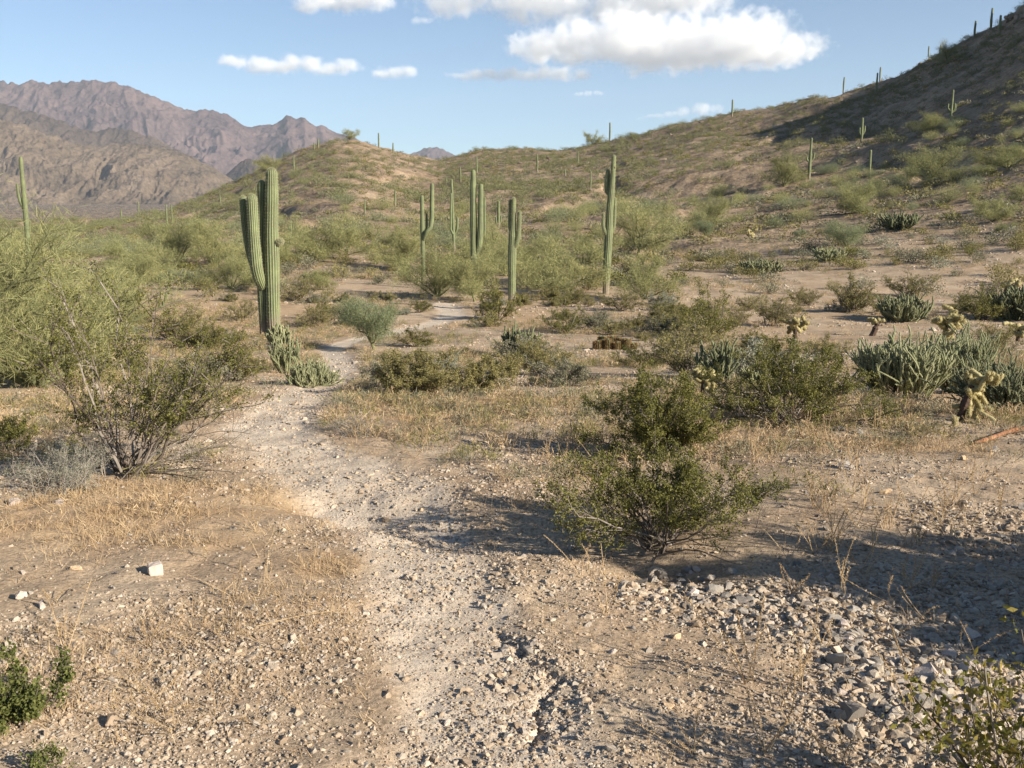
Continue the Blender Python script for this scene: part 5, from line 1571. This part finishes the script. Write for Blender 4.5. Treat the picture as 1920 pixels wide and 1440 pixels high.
# palo verdes on the hills
x, y, z, r = candidates(5200, 46, 330, -0.56, 0.56, 61)
ok, px, py = in_view(x, y, z)
t = x / y
dens = 0.35 + 0.75 * smooth(fbm(x / 40, y / 40, 71, 3), -0.35, 0.3)
dens = np.where((px > 1050) & (px < 1750) & (py < 430), dens * 1.25, dens)
dens = np.where((px > 520) & (px < 820) & (py < 400), dens * 0.55, dens)
dens = np.where((px > 1100) & (py > 450), dens * 0.12, dens)
dens = np.where((px > 1350) & (py > 400), dens * 0.30, dens)
dens = np.where((px < 560) & (py > 420), dens * 1.15, dens)
dens = np.where(y < 75, dens * 0.7, dens)
dens = np.where((px > 540) & (px < 800) & (py > 455) & (py < 560), dens * 0.35, dens)
ok &= r.uniform(0, 1, len(x)) < dens
order = [i for i in np.argsort(y) if ok[i]]
npv = 0
for i in order:
    s = r.uniform(0.35, 1.05) ** 1.0 * (0.85 if y[i] > 70 else 1.0)
    s *= 0.78 if px[i] > 1300 and y[i] > 75 else 1.0
    w = s * r.uniform(0.95, 1.35)
    if npv < 265:
        npv += 1
        if y[i] < 80:
            put('palo_verde_tree', PAL[r.integers(0, 5)], loc=(x[i], y[i], z[i]), sc=(w, w, s), auto='palo verde', cat='tree', group='palo verde trees on the hills')
        else:
            put('palo_verde_tree', [('palo_verde_tree', PM_[r.integers(0, 6)])], loc=(x[i], y[i], z[i]), sc=(w, w, s), auto='palo verde', cat='tree', group='palo verde trees on the hills')
    else:
        scrub_p.merged(TINYP[r.integers(0, 5)], (w, w, s), r.uniform(0, 6.28), (x[i], y[i], z[i]))
# low shrubs everywhere beyond the near ground
x, y, z, r = candidates(21000, 13, 330, -0.58, 0.58, 62)
ok, px, py = in_view(x, y, z)
near_p = near_line(x, y, PATH)
ok &= (near_p[0] > near_p[1] * 1.1 + 0.25)
dens = 0.30 + 0.6 * smooth(fbm(x / 14, y / 14, 72, 3), -0.4, 0.4)
dens = np.where(y < 60, dens * 0.60, np.where(y > 90, dens * 1.0, dens))
dens = np.where((px > 520) & (px < 830) & (py < 400), dens * 0.6, dens)
dens = np.where((px > 1150) & (y > 28) & (y < 95), dens * 1.9, dens)
for bx in [(1080, 1225, 640, 715), (790, 915, 550, 645), (455, 605, 605, 735), (1470, 1910, 590, 770), (590, 770, 630, 700), (1440, 1540, 600, 690), (1130, 1240, 540, 600), (930, 990, 575, 640)]:
    dens = np.where((px > bx[0]) & (px < bx[1]) & (py > bx[2]) & (py < bx[3]), 0, dens)
ok &= r.uniform(0, 1, len(x)) < dens
order = [i for i in np.argsort(y) if ok[i]]
nsh = 0; nds = 0
for i in order:
    s = r.uniform(0.55, 1.5); w = s * r.uniform(0.8, 1.4)
    if nsh < 640 and (y[i] < 44 or nds < 280):
        nsh += 1
        nds += y[i] >= 44
        if y[i] < 44:
            if r.uniform() < 0.6:
                q = s * 0.95
                put('bursage_shrub', BUR[r.integers(0, 6)], loc=(x[i], y[i], z[i]), sc=(q * 1.1, q * 1.1, q), auto='low shrub', cat='shrub', group='low shrubs on the flat and hills')
            else:
                q = s * 0.62
                put('creosote_bush', CRE[r.integers(0, 6)], loc=(x[i], y[i], z[i]), sc=(q * 1.1, q * 1.1, q), auto='creosote bush', cat='shrub', group='low shrubs on the flat and hills')
        else:
            put('desert_shrub', [('desert_shrub', SM_[r.integers(0, 8)])], loc=(x[i], y[i], z[i]), sc=(w, w, s), auto='low shrub', cat='shrub', group='low shrubs on the flat and hills')
    else:
        scrub.merged(TINYS[r.integers(0, 6)], (w * 1.15, w * 1.15, s), r.uniform(0, 6.28), (x[i], y[i], z[i]), int(r.choice([1, 1, 1, 2, 2, 3])))
tag(link('hillside_scrub', scrub.mesh('hillside_scrub', [M['bark'], M['bursage'], M['creosote_dry'], M['creosote']])), 'far olive and grey scrub covering the upper hillsides', kind='stuff')
tag(link('palo_verde_wood', scrub_p.mesh('palo_verde_wood', [M['green_bark'], M['palo']])), 'pale green palo verde scrub massed on the far hillsides', kind='stuff')
print('palo', npv, 'shrubs', nsh, 'scattered', len(order))

# tiny tufts and seedlings between the shrubs (nobody could count them)
tg = Geo()
TUFT = [far_tuft(580 + i, 0.15, 0.19, 84, 0.065, 0.0062, 3, 6) for i in range(8)]
x, y, z, r = candidates(26000, 3.5, 75, -0.58, 0.58, 66)
x = x; keep = np.ones(len(x), bool)
y2 = 5.0 * (75 / 5.0) ** r.uniform(0, 1, len(x)); x = x / y * y2; y = y2
pm = near_line(x, y, PATH)
cl = 0.5 + 0.5 * fbm(x / 3.0, y / 3.0, 68, 4)
keep = (pm[0] > pm[1] + 0.15) & (r.uniform(0, 1, len(x)) < smooth(cl, 0.42, 0.68) * smooth(y, 5, 16)) & (rubble_mask(x, y) < 0.3)
x = x[keep]; y = y[keep]; z = height(x, y)
for i in range(len(x)):
    s = r.uniform(0.45, 1.3) * (0.7 + y[i] / 60)
    tg.merged(TUFT[i % 8], (s, s, s), 0.7 * i, (x[i], y[i], z[i]), [1, 2, 3][int(3 * r.uniform() ** 1.2)])
tag(link('ground_cover', tg.mesh('ground_cover', [M['bark'], M['straw'], M['creosote_dry'], M['bursage']])), 'low dry tufts and seedlings strewn between the desert shrubs', kind='stuff')

# a thin line of brush on the bajada left of the small hill (too far to count)
vg = Geo()
x, y, z, r = candidates(9000, 290, 2250, -0.62, -0.14, 63)
for i in range(len(x)):
    s = r.uniform(0.8, 2.0) * (1 + y[i] / 1200)
    vg.merged(TINYS[i % 6], (s * 1.6, s * 1.6, s), 0.7 * i, (x[i], y[i], z[i]))
tag(link('valley_scrub', vg.mesh('valley_scrub', [M['bark'], M['bursage']])), 'faint scrub dotting the valley floor below the mountains', kind='stuff')

# ------------------------------------------------------------------ labels told from the surroundings
MARK = [('the big near saguaro', 510, 560), ('the three stemmed saguaro', 960, 520), ('the tall bent saguaro', 1140, 470), ('the twin stemmed saguaro', 893, 420), ('the curled arm saguaro', 800, 440),
        ('the hillside saguaro with tiny arms', 1518, 310), ('the saguaro with upturned arms', 1615, 250), ('the many armed saguaro', 1782, 205), ('the short dark saguaro', 1630, 310),
        ('the small hilltop', 645, 262), ('the saddle between the hills', 835, 300), ('the middle ridge outcrop', 1040, 306), ('the lone skyline spike', 1372, 205), ('the dark crag', 1895, 60),
        ('the pale saguaro at the edge', 57, 380), ('the pale saguaro pair', 318, 410), ('the far path patch', 850, 585), ('the hedgehog cactus clump', 1150, 645), ('the yellow teddy cholla', 1490, 620),
        ('the dark green cholla clump', 1690, 590), ('the pale cholla thicket', 1720, 690), ('the low dark cholla mound', 1425, 505), ('the small dark cholla', 1690, 425), ('the bend of the path', 560, 770),
        ('the middle creosote', 785, 710), ('the lone dark trunked palo verde', 280, 500)]
def side(dx, dy):
    if abs(dx) > 1.3 * abs(dy): return 'right of' if dx > 0 else 'left of'
    if dy < 0: return 'behind' if abs(dx) < 0.45 * abs(dy) else ('up and right from' if dx > 0 else 'up and left from')
    return 'in front of' if abs(dx) < 0.45 * abs(dy) else ('down and right from' if dx > 0 else 'down and left from')
groups = {}
for o, what, qx, qy in AUTO:
    d = [(math.hypot(qx - m[1], 1.6 * (qy - m[2])), m) for m in MARK]
    dd, m = min(d, key=lambda q: q[0])
    groups.setdefault((what, m[0], side(qx - m[1], qy - m[2])), []).append((dd, o))
ORD = ['nearest', 'second', 'third', 'fourth', 'fifth', 'sixth', 'seventh', 'eighth', 'ninth', 'tenth', 'eleventh', 'twelfth', 'thirteenth', 'fourteenth', 'fifteenth', 'sixteenth', 'seventeenth', 'eighteenth', 'nineteenth', 'twentieth',
       'twenty-first', 'twenty-second', 'twenty-third', 'twenty-fourth', 'twenty-fifth', 'twenty-sixth', 'twenty-seventh', 'twenty-eighth', 'twenty-ninth', 'thirtieth']
for (what, mk, sd_), lst in groups.items():
    lst.sort(key=lambda q: q[0])
    for i, (dd, o) in enumerate(lst):
        s = o.scale[2]
        size = ''
        tone = 'pale ' if what == 'palo verde' else ('olive ' if 'creosote' in what else 'grey ')
        o['label'] = f"{size}{tone}{what}, {ORD[min(i, len(ORD) - 1)]} one {sd_} {mk}"
